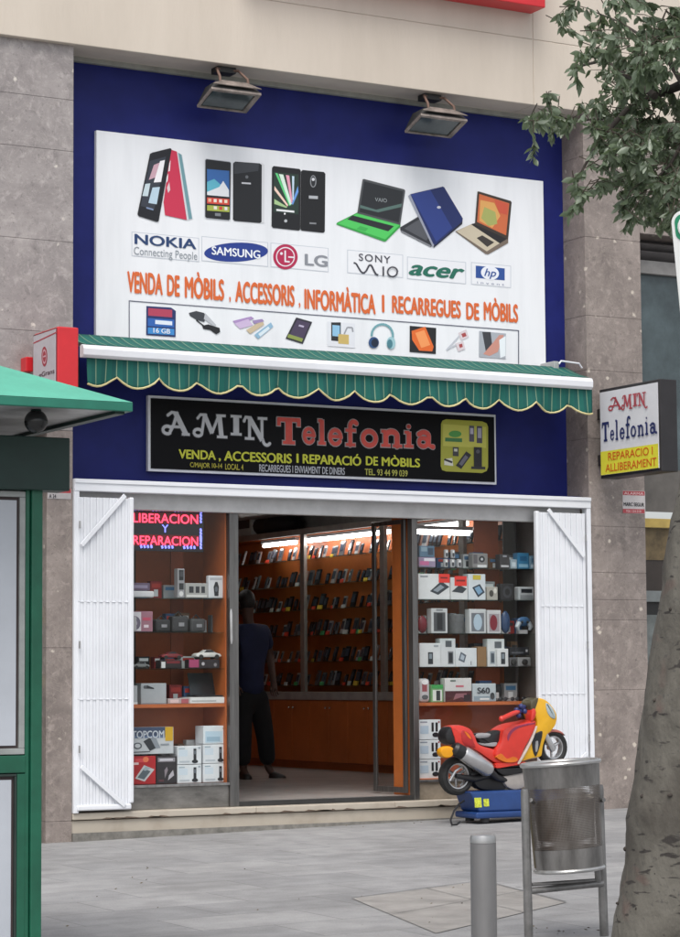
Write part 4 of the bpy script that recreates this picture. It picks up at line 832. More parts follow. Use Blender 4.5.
# red sign on the beam, cut by the top of the picture
xr_ = pY(531, 14, -.06).x; zr0 = pY(531, 14, -.061).z
yf_ = None
for k in range(60):
    yk_ = -.06-.02*k
    v = Vector((xr_, yk_, zr0))-CAM; px_ = CX+FPX*v.dot(Rv)/v.dot(Fv)
    if px_ >= 545: yf_ = yk_; break
yf_ = yf_ or -.35
rs = thing('red_sign', 'red box sign fixed on the beige beam at the top edge', 'sign', (xr_-1.5, -.1, zr0))
MB().box(xr_-3.1, xr_, yf_, -.062, zr0, zr0+.8).build('box', mat('sign_red', ()), rs, bevel=.008)
MB().box(xr_-3.0, xr_-.1, yf_-.012, yf_-.001, zr0+.08, zr0+.72).build('face', mat('sign_red_face', (.64, .03, .03), .3, var=.03), rs, bevel=.003)

# notices on the pillars
nt1 = MB().box(pY(622.5, 500).x, pY(645, 500).x, -.004, -.0005, pY(622.5, 513.2).z, pY(622.5, 490.4).z).build('wall_notice', mat('notice_pink', (.60, .57, .57), .5), None, bevel=.001)
tag(nt1, 'small red and white notice stuck on the right marble pillar', 'notice')
PN = PlY(-.004)
decal('red_band', nt1, PN, [('b04a50', rr(622.8, 490.8, 644.6, 495, .7)), ('b04a50', rr(622.8, 508.8, 644.6, 513, .4))], .0008)
text('lettering', 'ALARMA', PN, 624, 643.4, 491.8, 494.4, ink('e6c8c8'), nt1, .01, 0, .002)
text('lettering', 'MARC SEGUR', PN, 623.6, 644, 502.2, 506.0, ink('2c2c30'), nt1, .04, 0, .002)
text('lettering', '936 124 018', PN, 626, 641, 509.8, 512, ink('e6c8c8'), nt1, .01, 0, .002)
nt2 = MB().box(pY(47.5, 495).x, pY(71, 495).x, -.004, -.0005, pY(47.5, 498.6).z, pY(47.5, 488.4).z).build('wall_notice', mat('notice_grey', (.50, .47, .47), .5), None, bevel=.001)
tag(nt2, 'small red topped notice on the left pillar beside the green booth', 'notice')
decal('red_band', nt2, PN, [('a83840', rr(47.8, 488.6, 70.8, 492.6, .5))], .0008)
text('lettering', 'A 24', PN, 49, 56, 494, 498, ink('3a3a40'), nt2, .03, 0, .002)

# ================================================================== goods in the windows
def goods(name, label, cat, x0, y0, x1, y1, Yf, dep, z, col, prints=(), group=None, rough=.5, bev=.004, text_=None, round_=False):
    """a box or object standing on a shelf: pixel box read on its front plane, z = the shelf it stands on"""
    a, b_ = pY(x0, (y0+y1)/2, Yf), pY(x1, (y0+y1)/2, Yf); H = pY(x0, y0, Yf).z-pY(x0, y1, Yf).z
    o = MB().box(a.x, b_.x, Yf, Yf+dep, z+.001, z+H).build(name, mat('good_'+(col if isinstance(col, str) else '%.2f_%.2f_%.2f' % col), col, rough, var=.05), None, bevel=bev)
    tag(o, label, cat, group)
    if prints:
        mb = MB()
        for k, (c, pts) in enumerate(prints):
            mb.mat(ink(c)); mb.poly([(a.x+(b_.x-a.x)*u, Yf-.001-.0004*k, z+H*v) for u, v in pts])
        mb.build('printed_front', None, o, fix=False)
    return o
def R_(u0, v0, u1, v1): return [(u0, v0), (u1, v0), (u1, v1), (u0, v1)]
def E_(u, v, a, b_, n=14): return [(u+a*math.cos(2*math.pi*i/n), v+b_*math.sin(2*math.pi*i/n)) for i in range(n)]
Yg = YG+.07
def handset(u=.72, c='22242a'): return [('cfdbe6', R_(.06, .45, .42, .80)), ('9fb0bd', R_(.06, .84, .3, .90)), ('b9c2ca', R_(.08, .12, .5, .2)), ('9aa4ae', R_(.86, .84, .95, .94)), (c, E_(u, .16, .13, .10)), (c, R_(u-.06, .15, u+.06, .86)), ('6f7680', R_(u-.03, .55, u+.03, .75))]
GC = 'cordless phone boxes stacked at the bottom of the windows'
hs_ = [(177.5, 748, 201.5, 766.4, 'upper white handset box of the short stack in the left window'), (177.5, 766.8, 201.5, 785.2, 'lower white handset box of the short stack in the left window'),
      (203.4, 747, 227, 766, 'middle white handset box of the tall stack in the left window'), (203.4, 766.4, 227, 785, 'bottom white handset box of the tall stack in the left window')]
zs = zp1+.024
def hz(x0, y1, Yf, base_y, zb_): return zb_+pY(x0, y1, Yf).z-pY(x0, base_y, Yf).z
for x0, y0, x1, y1, lb in hs_: goods('phone_box', lb, 'box', x0, y0, x1, y1, Yg, .16, hz(x0, y1, Yg, 785, zs), 'dfe3e8', handset(), GC)
goods('phone_box', 'pale blue topped box on the tall stack in the left window', 'box', 203.4, 728.4, 227, 746.6, Yg, .16, hz(203.4, 746.6, Yg, 785, zs), 'dde4ea', [('b8d0e0', R_(.08, .08, .8, .7)), ('98b4c8', R_(.14, .15, .7, .4)), ('3a3c44', E_(.88, .85, .06, .08))], GC)
goods('phone_box', 'bright red box with a grey phone picture at the left window bottom', 'box', 126, 757, 155.8, 785.4, Yg, .15, zs, 'b8141c', [('d8434a', R_(.3, .78, .62, .92)), ('e87a50', E_(.66, .88, .1, .1)), ('f0d0d0', R_(.08, .7, .42, .78)), ('c9c9cc', [(.30, .22), (.62, .10), (.95, .52), (.60, .68)]), ('56646c', [(.38, .25), (.60, .17), (.82, .46), (.60, .56)]), ('9fb0b8', [(.58, .50), (.64, .48), (.84, .56), (.64, .64)])])
goods('phone_box', 'black box with a silver picture beside the red box', 'box', 156.6, 758, 177, 785.4, Yg, .15, zs, '2a262a', [('8f8a92', R_(.06, .80, .9, .95)), ('d0ccd4', R_(.15, .84, .8, .91)), ('8a8088', [(.4, .2), (.55, .5), (.5, .62), (.38, .5)]), ('b8b4bc', [(.55, .12), (.85, .3), (.8, .5), (.6, .3)]), ('5a3038', R_(.1, .08, .35, .16))])
tb = goods('phone_box', 'grey and white phone box with blue header lying on the red box', 'box', 126, 728.4, 173.6, 755.6, Yg, .15, hz(126, 755.6, Yg, 785.4, zs)+.003, 'c9cdd2', [('3c4a66', R_(0, .68, .82, 1)), ('5f7394', R_(0, .60, .9, .68)), ('d0a51e', R_(.82, .48, .985, 1.0)), ('2e3238', [(.36, .48), (.50, .62), (.62, .22), (.50, .12)]), ('8e959e', [(.50, .62), (.62, .62), (.72, .22), (.62, .22)]), ('50565e', E_(.24, .32, .09, .12)), ('c9cdd2', E_(.24, .32, .06, .08)), ('9097a0', R_(.72, .32, .9, .38)), ('3a3c42', line((.1, .08), (.5, .10), .03))])
text('lettering', 'TOPCOM', PlY(Yg), 131.5, 164, 731, 738.6, ink('c8ced8'), tb, .03, 0, .005)
zb1 = B1+.001
goods('phone_box', 'small grey box at the left end of the orange shelf', 'box', 126, 684.6, 137.6, 703.4, Yg, .14, zb1, 'b8bcc0', [('e6e8ea', R_(0, 0, 1, .12))])
goods('phone_box', 'grey box with a black car key printed on its upper left', 'box', 141, 682.6, 166.4, 703.6, Yg, .14, zb1, 'a9adb2', [('2b2e33', [(.1, .86), (.25, .90), (.5, .78), (.52, .72), (.3, .74), (.12, .74)]), ('54585e', E_(.16, .82, .07, .08)), ('7c8086', R_(0, 0, 1, .05))])
goods('flat_box', 'low silver and pink packet between the grey box and the laptop', 'box', 168, 698.6, 189.4, 704, Yg, .14, zb1, 'b4a4a4', [('a85860', R_(.62, .1, .95, .9)), ('d8c0c0', R_(.1, .2, .5, .8))])
goods('flat_box', 'flat white box under the dark open laptop', 'box', 190.2, 697.6, 227.2, 704, Yg-.02, .24, zb1, 'dcdcdc', [('a8a8a8', R_(.04, .3, .7, .5))])
lp = thing('laptop', 'dark open laptop standing on the flat white box', 'laptop', (pY(207, 697, Yg).x, Yg+.12, zb1+.055))
q0, q1, q2 = pY(190.5, 696, Yg+.15), pY(219, 696, Yg+.15), pY(200, 674.5, Yg+.17)
MB().box(q0.x, q1.x, Yg+.0, Yg+.17, zb1+.056, zb1+.070).build('keyboard_base', mat('laptop_dark', (.02, .02, .024), .4), lp, bevel=.003)
MB().obox(((q0.x+q1.x)/2, Yg+.185, zb1+.07+.095), ((q1.x-q0.x)/2, 0, 0), (0, .004, 0), (0, .03, .095)).build('screen', mat('laptop_screen', (.035, .038, .045), .2), lp, bevel=.003)

def toy_car(label, x0, x1, ybase, z, col, Yc):
    a, b_ = pY(x0, ybase, Yc), pY(x1, ybase, Yc); L = b_.x-a.x; cx_ = (a.x+b_.x)/2; t = thing('model_car', label, 'model car', (cx_, Yc, z), 'model cars on the left window shelf')
    o = Vector((cx_, 0, z)); pr = [(-.5, .10), (-.5, .17), (-.42, .22), (-.24, .235), (-.10, .33), (.12, .335), (.27, .24), (.44, .20), (.5, .14), (.5, .10), (.40, .07), (-.40, .07)]
    MB().puff([o+Vector((u*L, Yc, v*L)) for u, v in pr], .19*L, .03*L).build('body', mat('toy_'+label.split()[0], col, .25), t, smooth=True)
    MB().puff([o+Vector((u*L, Yc, v*L)) for u, v in ((-.20, .24), (-.09, .32), (.11, .325), (.22, .245))], .192*L, .0).build('windows', mat('toy_glass', (.03, .03, .035), .15), t)
    for sx in (-.30, .31):
        for sy in (-.17, .17): MB().lathe(o+Vector((sx*L, Yc+sy*L, .085*L)), [(0, -.03*L), (.085*L, -.03*L), (.085*L, .03*L), (0, .03*L)], 14, 'Y').build('wheel', mat('toy_tyre', (.02, .02, .02), .7), t)
    return t
zS = [s_+.001 for s_ in S1]
def stand(label, x0, y0, x1, y1, z, col, prints=(), Yf=Yg): return goods('car_stand', label, 'stand', x0, y0, x1, y1, Yf, .09, z, col, prints)
stand('black and pink box under the white model car', 189, 659.5, 219.5, 668.3, zS[2], '2c262a', [('a04068', R_(.0, .1, .32, 1)), ('b8b4b8', E_(.46, .5, .05, .2)), ('8a868a', E_(.86, .4, .05, .2))])
stand('dark box under the red model car', 160, 660, 182, 668.3, zS[2], '241c1e', [('d0d0d0', R_(.06, .05, .24, .8)), ('702028', R_(.3, .6, .9, .9))])
hS = pY(190, 659.5, Yg).z-pY(190, 668.3, Yg).z
toy_car('white model car on the black and pink box', 193.6, 219.4, 660, zS[2]+hS+.001, (.66, .66, .64), Yg+.045)
toy_car('red model car on the dark box', 160, 181.4, 660, zS[2]+hS+.001, (.20, .02, .025), Yg+.045)
toy_car('silver model car at the left end of the lowest glass shelf', 131.6, 148.8, 668, zS[2], (.22, .23, .23), Yg+.045)
goods('phone_box', 'narrow upright box with a black phone on the upper shelf', 'box', 177.6, 567.6, 184.6, 597, Yg, .07, zS[0], '9c9ca0', [('1d1f24', R_(.2, .6, .85, .95)), ('45474c', R_(.3, .72, .75, .9)), ('2a2c30', R_(.2, .28, .85, .5)), ('d8d8d8', E_(.5, .14, .3, .09))])
goods('phone_box', 'grey box with three small phones on the upper shelf', 'box', 185.4, 582, 208, 597, Yg, .07, zS[0], 'a6a6a4', [('303238', R_(.16, .35, .36, .78)), ('303238', R_(.45, .35, .62, .78)), ('303238', R_(.70, .35, .86, .78)), ('d0d0ce', R_(.05, .06, .95, .22))])
goods('phone_box', 'white blister pack with a dark phone on the upper shelf', 'box', 208.4, 573.6, 223.4, 596.4, Yg, .05, zS[0], 'd4d6da', [('23262c', [(.40, .1), (.34, .5), (.46, .72), (.6, .72), (.7, .5), (.66, .1)]), ('5a6068', E_(.52, .4, .1, .12)), ('b0b4ba', R_(.1, .8, .9, .9))], bev=.008)
goods('flat_box', 'white rounded packet at the left end of the upper shelf', 'box', 126, 590.4, 154.4, 597, Yg, .06, zS[0], 'dcdce0', bev=.012)
goods('flat_box', 'purple packet lying on the white rounded packet', 'box', 126, 582.6, 150, 590.2, Yg+.01, .05, hz(126, 590.2, Yg, 597, zS[0])+.003, '6a5870', [('8f86a0', R_(.3, .3, .9, .7))])
goods('game_box', 'pink box with a round grey picture on the middle shelf', 'box', 126, 611.4, 152.8, 632, Yg, .08, zS[1], 'a07080', [('d8d4da', R_(.0, .04, .56, .96)), ('6d6478', E_(.34, .42, .2, .34)), ('b0a8b8', E_(.34, .42, .08, .14)), ('c05068', R_(.62, .55, .92, .7)), ('e0d0d8', R_(.66, .2, .84, .34))])
goods('cable_pack', 'small white pack in front of the pink box', 'pack', 131, 621, 137, 636, Yg-.03, .02, zS[1], 'b8b6b8', bev=.01)
for k, (x0, y0, x1, lab) in enumerate(((156, 617, 171, 'black camera bag on the middle shelf beside the pink box'), (172.5, 613, 189, 'tall black camera case in the middle of the middle shelf'), (191, 616, 206, 'dark grey camera case at the right end of the middle shelf'))):
    a, b_ = pY(x0, 625, Yg+.05), pY(x1, 625, Yg+.05); H = pY(x0, y0, Yg).z-pY(x0, 632, Yg).z; c = ((a.x+b_.x)/2, Yg+.1, zS[1]+H/2)
    t = thing('camera_case', lab, 'case', (c[0], c[1], zS[1])); mb = MB().box(a.x, b_.x, Yg+.05, Yg+.15, zS[1], zS[1]+H*.85); mb.build('body', mat('case_%d' % k, (.03+.012*k, .03+.012*k, .034+.012*k), .6), t, bevel=.02, seg=3)
    MB().tube([(a.x+.03, c[1], zS[1]+H*.8), (c[0], c[1], zS[1]+H*1.1), (b_.x-.03, c[1], zS[1]+H*.8)], .006, 6).build('strap', mat('case_0', ()), t, smooth=True)
    MB().box(c[0]-.02, c[0]+.03, Yg+.044, Yg+.05, zS[1]+H*.3, zS[1]+H*.5).build('badge', mat('badge_grey', (.3, .3, .32), .4), t)
# right window
zT = [s_+.001 for s_ in S2]; zb2 = B2+.001
def g2(lab, x0, y0, x1, y1, row, col, prints=(), name='phone_box', cat='box', dep=.08, Yf=Yg, up=0, bev=.004, group=None):
    base = [568, 600.6, 633.6, 667.2, 702][row]; z = (zT+[zb2])[row]
    return goods(name, lab, cat, x0, y0, x1, y1, Yf, dep, z+up, col, prints, bev=bev, group=group)
PHN = lambda u0, v0, u1, v1: [('2a2d33', R_(u0, v0, u1, v1)), ('7d8790', R_(u0+(u1-u0)*.2, v0+(v1-v0)*.45, u1-(u1-u0)*.2, v1-(v1-v0)*.12))]
g2('purple and white packet at the left end of the top shelf', 419, 558, 435.6, 568, 0, '9a8aa6', [('c86a98', R_(.05, .2, .6, .6)), ('e0dce6', R_(.3, .6, .95, .9))])
g2('blue packet standing on the purple and white packet', 419.6, 546.4, 434.6, 557.6, 0, '5c7a92', [('90a8b8', R_(.1, .5, .5, .9)), ('38485c', R_(.55, .2, .9, .8))], up=pY(419, 558, Yg).z-pY(419, 568, Yg).z+.001)
for k, (x0, y0, w_) in enumerate(((444.4, 558, 4), (451, 558, 4), (457.8, 558.6, 4), (445, 549, 3.6), (451.6, 549, 3.6))):
    g2('%s white earphone set on the top shelf' % ('lower left', 'lower middle', 'lower right', 'upper left', 'upper right')[k], x0, y0, x0+w_, y0+8.6, 0, 'b4b4b8', [('404248', E_(.5, .4, .3, .25)), ('f0f0f0', E_(.5, .75, .25, .15))], 'earphone_pack', 'earphones', .03, up=(0 if k < 3 else pY(444, 549, Yg).z-pY(444, 558, Yg).z+.004), bev=.008)
g2('grey webcam pack in the middle of the top shelf', 472.6, 553, 488, 568, 0, '8a8888', [('2e3036', E_(.6, .6, .2, .22)), ('c8c8cc', E_(.6, .6, .08, .09)), ('d8d8da', R_(.3, .05, .9, .22)), ('605c60', R_(.05, .3, .3, .9))], bev=.01)
g2('dark charger pack right of the webcam pack', 500, 553.6, 509.6, 568, 0, '3a383a', [('c0c0c4', R_(.1, .1, .9, .24)), ('a0a0a8', R_(.3, .8, .7, .92))])
g2('pale plastic tub left of the blue box on the top shelf', 510.6, 558.6, 517, 568, 0, 'a0b0bc', [('c8d4dc', R_(.2, .2, .8, .7))])
g2('bright blue box on the top shelf', 517.6, 552, 529, 568, 0, '3f7fa8', [('8fb8d0', R_(.1, .1, .9, .3)), ('2a5f88', R_(.2, .5, .8, .8))])
g2('blue and white box at the right end of the top shelf', 529.6, 554.6, 540, 568, 0, '7fa0b8', [('c8dae6', R_(.1, .1, .8, .35)), ('4a7898', R_(.2, .5, .8, .8))])
PB1 = [('343a42', [(.36, .32), (.62, .18), (.98, .50), (.72, .72)]), ('8c96a0', [(.46, .36), (.60, .29), (.82, .48), (.70, .58)]), ('8b8f96', R_(.06, .86, .3, .92))]
g2('widest white phone box with a red sticker on the second shelf', 418.4, 574.6, 450, 600.4, 1, 'd9dbdd', PB1+[('e0342a', R_(.64, .66, .99, 1.0)), ('7a1a18', R_(.70, .82, .92, .88))], dep=.1)
g2('middle white phone box with a red sticker on the second shelf', 450.8, 578, 467.6, 600.4, 1, 'd4d6d8', [('343a42', [(.05, .36), (.7, .30), (.95, .5), (.5, .66)]), ('e0342a', R_(.22, .62, .95, 1.06)), ('7a1a18', R_(.32, .82, .85, .9))], dep=.1)
g2('white phone box with a small yellow mark on the second shelf', 468.4, 574.4, 485.6, 600.4, 1, 'd0d6dc', [('2e3a48', [(.22, .48), (.55, .10), (.95, .30), (.66, .62)]), ('7ba0c0', [(.34, .46), (.58, .20), (.82, .32), (.62, .54)]), ('c9b43c', R_(.26, .78, .72, .96))], dep=.1)
g2('small cream pack beside the row of white phone boxes', 487, 587, 497.8, 600.4, 1, 'aca8a0', [('46423e', E_(.4, .5, .2, .25)), ('d8d4cc', E_(.75, .7, .15, .2))])
g2('black speaker cube on the second shelf', 500.6, 583.6, 514, 600.4, 1, '1d1c20', [('34343a', E_(.5, .5, .34, .36)), ('101012', E_(.5, .5, .18, .2))], 'speaker', 'speaker', bev=.01)
g2('silver radio with a dark window on the second shelf', 518.6, 586.6, 534.6, 600.4, 1, 'b0b4b8', [('26282e', R_(.16, .56, .84, .84)), ('8a8e92', R_(.1, .1, .9, .4))], 'radio', 'radio', bev=.012)
g2('white frame pack with a dark phone on the third shelf', 431.4, 608.4, 447.6, 633.4, 2, 'c0c2c4', [('4a4c50', R_(.14, .08, .86, .84)), ('1d1f24', R_(.34, .14, .68, .80)), ('7a7c80', R_(.3, .9, .7, .97))])
g2('white frame pack with a pale blue mouse on the third shelf', 469.4, 609, 486, 633.4, 2, 'c4c6c8', [('6c7078', R_(.12, .08, .88, .84)), ('a9bccb', E_(.5, .46, .26, .34))])
g2('white frame pack with a dark red mouse on the third shelf', 487.4, 610, 501, 633.4, 2, 'c8c8ca', [('9a9298', R_(.12, .08, .88, .84)), ('7a2230', E_(.45, .46, .28, .34))])
def mouse(lab, x0, y0, x1, y1, z, col):
    a, b_ = pY(x0, y1, Yg), pY(x1, y1, Yg); H = pY(x0, y0, Yg).z-pY(x0, y1, Yg).z; c = Vector(((a.x+b_.x)/2, Yg+.04, z+H*.5))
    t = thing('computer_mouse', lab, 'mouse', (c.x, c.y, z)); MB().ball(c, 1, 16, 10, ((b_.x-a.x)/2, .03, H*.49)).build('shell', mat('mouse_'+lab.split()[0], col, .25), t, smooth=True)
    MB().box(c.x-.035, c.x+.035, c.y+.0, c.y+.045, z, z+H*.18).build('stand', mat('clear_stand', (.5, .5, .52), .2), t, bevel=.004)
mouse('dark red mouse at the left end of the third shelf', 419.6, 612, 429.4, 630, zT[2], (.16, .012, .02)); mouse('navy mouse leaning beside the white frame packs', 503, 609, 512.4, 632, zT[2], (.03, .06, .14))
a, b_ = pY(448.6, 624, Yg+.04), pY(467.4, 624, Yg+.04); H = .19
cy_ = MB().lathe(((a.x+b_.x)/2, Yg+.1, zT[2]), [(0, 0), (.085, 0), (.088, .01), (.088, .165), (.08, .175), (0, .175)], 24).build('cable_drum', mat('drum_grey', (.16, .165, .17), .3, .4, var=.2, scale=8), None, smooth=True); tag(cy_, 'grey shiny round drum between white frame packs', 'drum')
gp = thing('game_pad', 'blue and white game pad on the third shelf at the right', 'game pad', (pY(523.6, 624, Yg).x, Yg+.04, zT[2]))
c = pY(523.6, 621.6, Yg+.04); MB().ball(c, 1, 16, 8, (.075, .02, .045)).build('body', mat('pad_blue', (.06, .14, .28), .3), gp, smooth=True)
for s_ in (-1, 1):
    MB().tube([c+Vector((s_*.05, 0, -.01)), c+Vector((s_*.075, -.005, -.05)), c+Vector((s_*.06, -.005, -.08))], [.026, .022, .012], 10).build('grip', mat('pad_pale', (.5, .55, .6), .3), gp, smooth=True)
    MB().ball(c+Vector((s_*.03, -.022, -.005)), .013, 8, 6).build('stick', mat('lamp_black', (.03, .03, .03)), gp, smooth=True)
MB().box(c.x-.05, c.x+.05, c.y+.01, c.y+.05, zT[2], zT[2]+.035).build('stand', mat('clear_stand', ()), gp)
P4 = PHN(.40, .12, .64, .62)+[('9aa0a6', R_(.68, .84, .9, .92))]
g2('broad white phone box at the left end of the fourth shelf', 419.6, 643, 440.4, 667, 3, 'd6d8da', P4, dep=.1)
g2('tall white phone box behind the broad one on the fourth shelf', 440, 638.4, 455.6, 667, 3, 'cfd1d4', [('54585e', R_(.35, .70, .75, .92)), ('7c8086', R_(.5, .1, .85, .55)), ('26292e', R_(.55, .14, .8, .5))], Yf=Yg+.02)
g2('white box with a tilted silver phone on the fourth shelf', 455.8, 648, 476.8, 667, 3, 'd4d8dc', [('5c6470', [(.12, .36), (.40, .22), (.50, .62), (.24, .80)]), ('a9b4c0', [(.2, .42), (.36, .34), (.42, .56), (.27, .68)]), ('787c82', R_(.7, .1, .74, .3))], dep=.1)
g2('plain cardboard box in the middle of the fourth shelf', 477.4, 646.8, 486.6, 667, 3, '8a6a48', dep=.1)
g2('white phone box with two openings on the fourth shelf', 487.4, 639, 504.6, 667, 3, 'd2d4d6', [('5c6066', R_(.42, .66, .82, .90)), ('97a0a8', R_(.15, .1, .42, .55)), ('4a525c', R_(.2, .15, .38, .48))], Yf=Yg+.02)
g2('small white phone box in front of the two window box', 497.4, 649, 508.4, 667, 3, 'd8dadc', PHN(.32, .14, .7, .80), Yf=Yg-.02)
g2('black camera pack standing upright on the fourth shelf', 509.6, 641, 529, 649, 3, '24252a', [('5a5c62', R_(.1, .2, .7, .4)), ('c0c0c4', R_(.82, .4, .92, .7))], up=.105)
for k, (x0, x1, lab) in enumerate(((509.6, 517, 'small dark camera left of the other camera on the fourth shelf'), (518, 531, 'silver camera with round lens at the right of the fourth shelf'))):
    a, b_ = pY(x0, 660, Yg), pY(x1, 660, Yg); t = thing('camera', lab, 'camera', ((a.x+b_.x)/2, Yg+.03, zT[3])); cc = (.12, .12, .13) if k == 0 else (.34, .34, .35)
    MB().box(a.x, b_.x, Yg, Yg+.05, zT[3], zT[3]+.085).build('body', mat('camera_%d' % k, cc, .35, .3), t, bevel=.01)
    MB().lathe(((a.x+b_.x)/2, Yg, zT[3]+.042), [(0, -.02), (.02, -.02), (.026, -.018), (.028, 0)], 16, 'Y').build('lens', mat('lamp_black', ()), t, smooth=True)
MB().box(pY(508, 667, Yg).x, pY(538, 667, Yg).x, Yg-.03, Yg+.1, zT[3]-.0005, zT[3]+.0003)
g2('rounded white and pink blister pack at the left end of the orange shelf', 419.4, 678, 430.4, 702, 4, 'c9c6ca', [('9a5058', R_(.25, .45, .7, .8)), ('5a5c60', E_(.5, .22, .3, .1)), ('eceaec', E_(.5, .84, .3, .1))], bev=.03)
g2('small green phone box on the orange shelf', 431.6, 684.4, 443, 702, 4, '7fae7a', [('d8dcd8', R_(.1, .08, .9, .7)), ('2e3236', R_(.4, .1, .75, .66)), ('3f9a50', R_(0, .78, 1, 1))])
g2('white topped box with dark red lower half on the orange shelf', 445, 677.6, 471.6, 701.6, 4, 'd2d0d0', [('4a2228', R_(0, 0, 1, .46)), ('8f6068', [(.3, .08), (.6, .2), (.85, .12), (.8, .36), (.4, .36)]), ('2a1c20', R_(.7, .05, .95, .3)), ('c06a78', R_(.4, .62, .7, .70)), ('5a6a62', R_(.2, .86, .4, .92))])
g2('grey box with black lettering beside the dark red box', 472.8, 683.4, 496, 701.6, 4, 'b9c2c8', [('8898a4', R_(.04, .04, .96, .3)), ('3c4044', E_(.84, .3, .1, .2)), ('d8dcde', R_(.3, .1, .7, .2))])
text('lettering', 'S60', PlY(Yg), 477, 489.6, 687.6, 693.6, ink('3c4048'), bpy.data.objects[bpy.data.objects.keys()[-1]] if False else [o for o in C.objects if o.get('label') == 'grey box with black lettering beside the dark red box'][0], .04, 0, .005)
for k, (x0, x1, lab) in enumerate(((498, 508, 'first pair of dark sunglasses on the orange shelf'), (510, 520, 'second pair of dark sunglasses on the orange shelf'), (522, 531, 'last pair of dark sunglasses beside the shutter'))):
    t = thing('sunglasses', lab, 'sunglasses', (pY((x0+x1)/2, 700, Yg).x, Yg, zb2), 'sunglasses on the orange shelf'); xm = pY((x0+x1)/2, 700, Yg).x
    for s_ in (-1, 1):
        MB().ball((xm+s_*.027, Yg, zb2+.022), 1, 12, 6, (.025, .006, .019)).build('lens', mat('laptop_dark', ()), t, smooth=True)
        MB().tube([(xm+s_*.052, Yg, zb2+.028), (xm+s_*.054, Yg+.09, zb2+.02)], .003, 6).build('temple', mat('laptop_dark', ()), t)
zs2 = zp1-.006
for k, (y0, y1, lb) in enumerate(((719.4, 739.4, 'top'), (739.8, 759, 'middle'), (759.4, 778.6, 'bottom'))):
    goods('phone_box', '%s white handset box of the stack behind the motorbike tail' % lb, 'box', 418.4, y0, 440.8, y1, Yg, .16, hz(418, y1, Yg, 778.8, zs2), 'dfe3e8', [('8f98a4', R_(.08, .85, .4, .92)), ('b8c8d8', R_(.08, .3, .45, .7)), ('a03038', R_(.88, .84, .95, .92)), ('22242a', R_(.58, .40, .68, .86)), ('22242a', R_(.76, .40, .86, .86)), ('22242a', E_(.76, .24, .15, .12))], GC)

# second row of stock half hidden behind the front row
BR = random.Random(3); CN = [('white', 'c4c6c8'), ('grey', '6a6c70'), ('black', '1e1e22'), ('red', '8a1c1c'), ('blue', '2c4a74'), ('brown', '6a4c34'), ('silver', '9a9ca0')]
for wn, xa_, xb_, yb_r, rws, base_z in (('left', 135, 222, .20, ((597, 'upper', zS[0], 16), (632, 'middle', zS[1], 18), (668.3, 'lowest glass', zS[2], 14), (704, 'orange', zb1, 17), (785, 'bottom', zs, 44)), 0),
                                ('right', 420, 528, .115, ((568, 'top', zT[0], 17), (600.4, 'second', zT[1], 20), (633.5, 'third', zT[2], 22), (667, 'fourth', zT[3], 24), (702, 'orange', zb2, 20)), 0)):
    for yb2, rn_, zz, hmax in rws:
        x_ = xa_+BR.uniform(0, 6)
        while x_ < xb_-7:
            w_ = BR.uniform(6, 15); h_ = hmax*BR.uniform(.55, 1.05); cnm, ch = BR.choice(CN)
            a, b_ = pY(x_, yb2, Yg+yb_r), pY(x_+w_, yb2, Yg+yb_r); H = h_/108
            o = MB().box(a.x, b_.x, Yg+yb_r, Yg+yb_r+.07, zz+.0005, zz+H).build('stock_box', mat('stock_'+cnm, ch, .5), None, bevel=.003)
            sd_ = 'left part' if x_ < xa_+(xb_-xa_)*.33 else ('middle' if x_ < xa_+(xb_-xa_)*.66 else 'right part')
            tag(o, '%s back row box, %s of the %s shelf, %s window' % (cnm, sd_, rn_, wn), 'box', 'boxes in the back row of the window shelves')
            mb = MB(); fx = lambda u: a.x+(b_.x-a.x)*u
            for k, (cc, u0, v0, u1, v1) in enumerate(((BR.choice(('e2e4e6', '2a2c30', 'b03028', '3f6a90')), .12, .62, .88, .86), (BR.choice(('303338', '8f969e', 'c8ccd0')), .3, .12, .66, .52))):
                mb.mat(ink(cc)); mb.poly([(fx(u), Yg+yb_r-.001-.0004*k, zz+H*v) for u, v in R_(u0, v0, u1, v1)])
            mb.build('printed_front', None, o, fix=False); x_ += w_+BR.uniform(.5, 5)

# LED sign hanging in the left window
YL = YG+.035; PL = PlY(YL)
a, b_ = PL(124, 507.4), PL(203.6, 510.6); zL0, zL1 = PL(131, 550.6).z, PL(131, 507.2).z
ls = thing('led_sign', 'lit LED sign reading LIBERACION Y REPARACION hanging in the left window', 'sign', ((a.x+b_.x)/2, YL, zL0))
MB().box(a.x, b_.x, YL, YL+.02, zL0, zL1).build('board', mat('led_board', (.012, .010, .016), .35, var=0), ls, bevel=.003)
M_LR = mat('led_red', (1, .045, .10), .5, var=0, emit=2.0); M_LB = mat('led_blue', (.22, .24, 1), .5, var=0, emit=1.1); M_LG = mat('led_glow', (.20, .004, .012), .5, var=0)
decal('painted_glow', ls, PL, [('6a0818', [(130, 511.6), (199, 513.8), (199, 523.8), (130, 523)]), ('6a0818', [(130, 534), (199, 535.6), (199, 545.8), (130, 545.8)])], .001)  # red glow behind the letters, painted on as dark red bands
text('lettering', 'LIBERACION', PL, 133, 198, 513.0, 522.4, M_LR, ls, .012, 0, .003)
text('lettering', 'Y', PL, 161.6, 168.4, 524.6, 532.4, M_LB, ls, .01, 0, .003)
text('lettering', 'REPARACION', PL, 133, 198, 535.4, 544.6, M_LR, ls, .012, 0, .003)
pts = []
for x0 in (132, 153, 175): pts += [(x0+i*3.4, 509.0+.03*(x0-132), 0) for i in range(4)] + [(x0+9+i*3.4, 546.6+.02*(x0-132), 0) for i in range(4)]
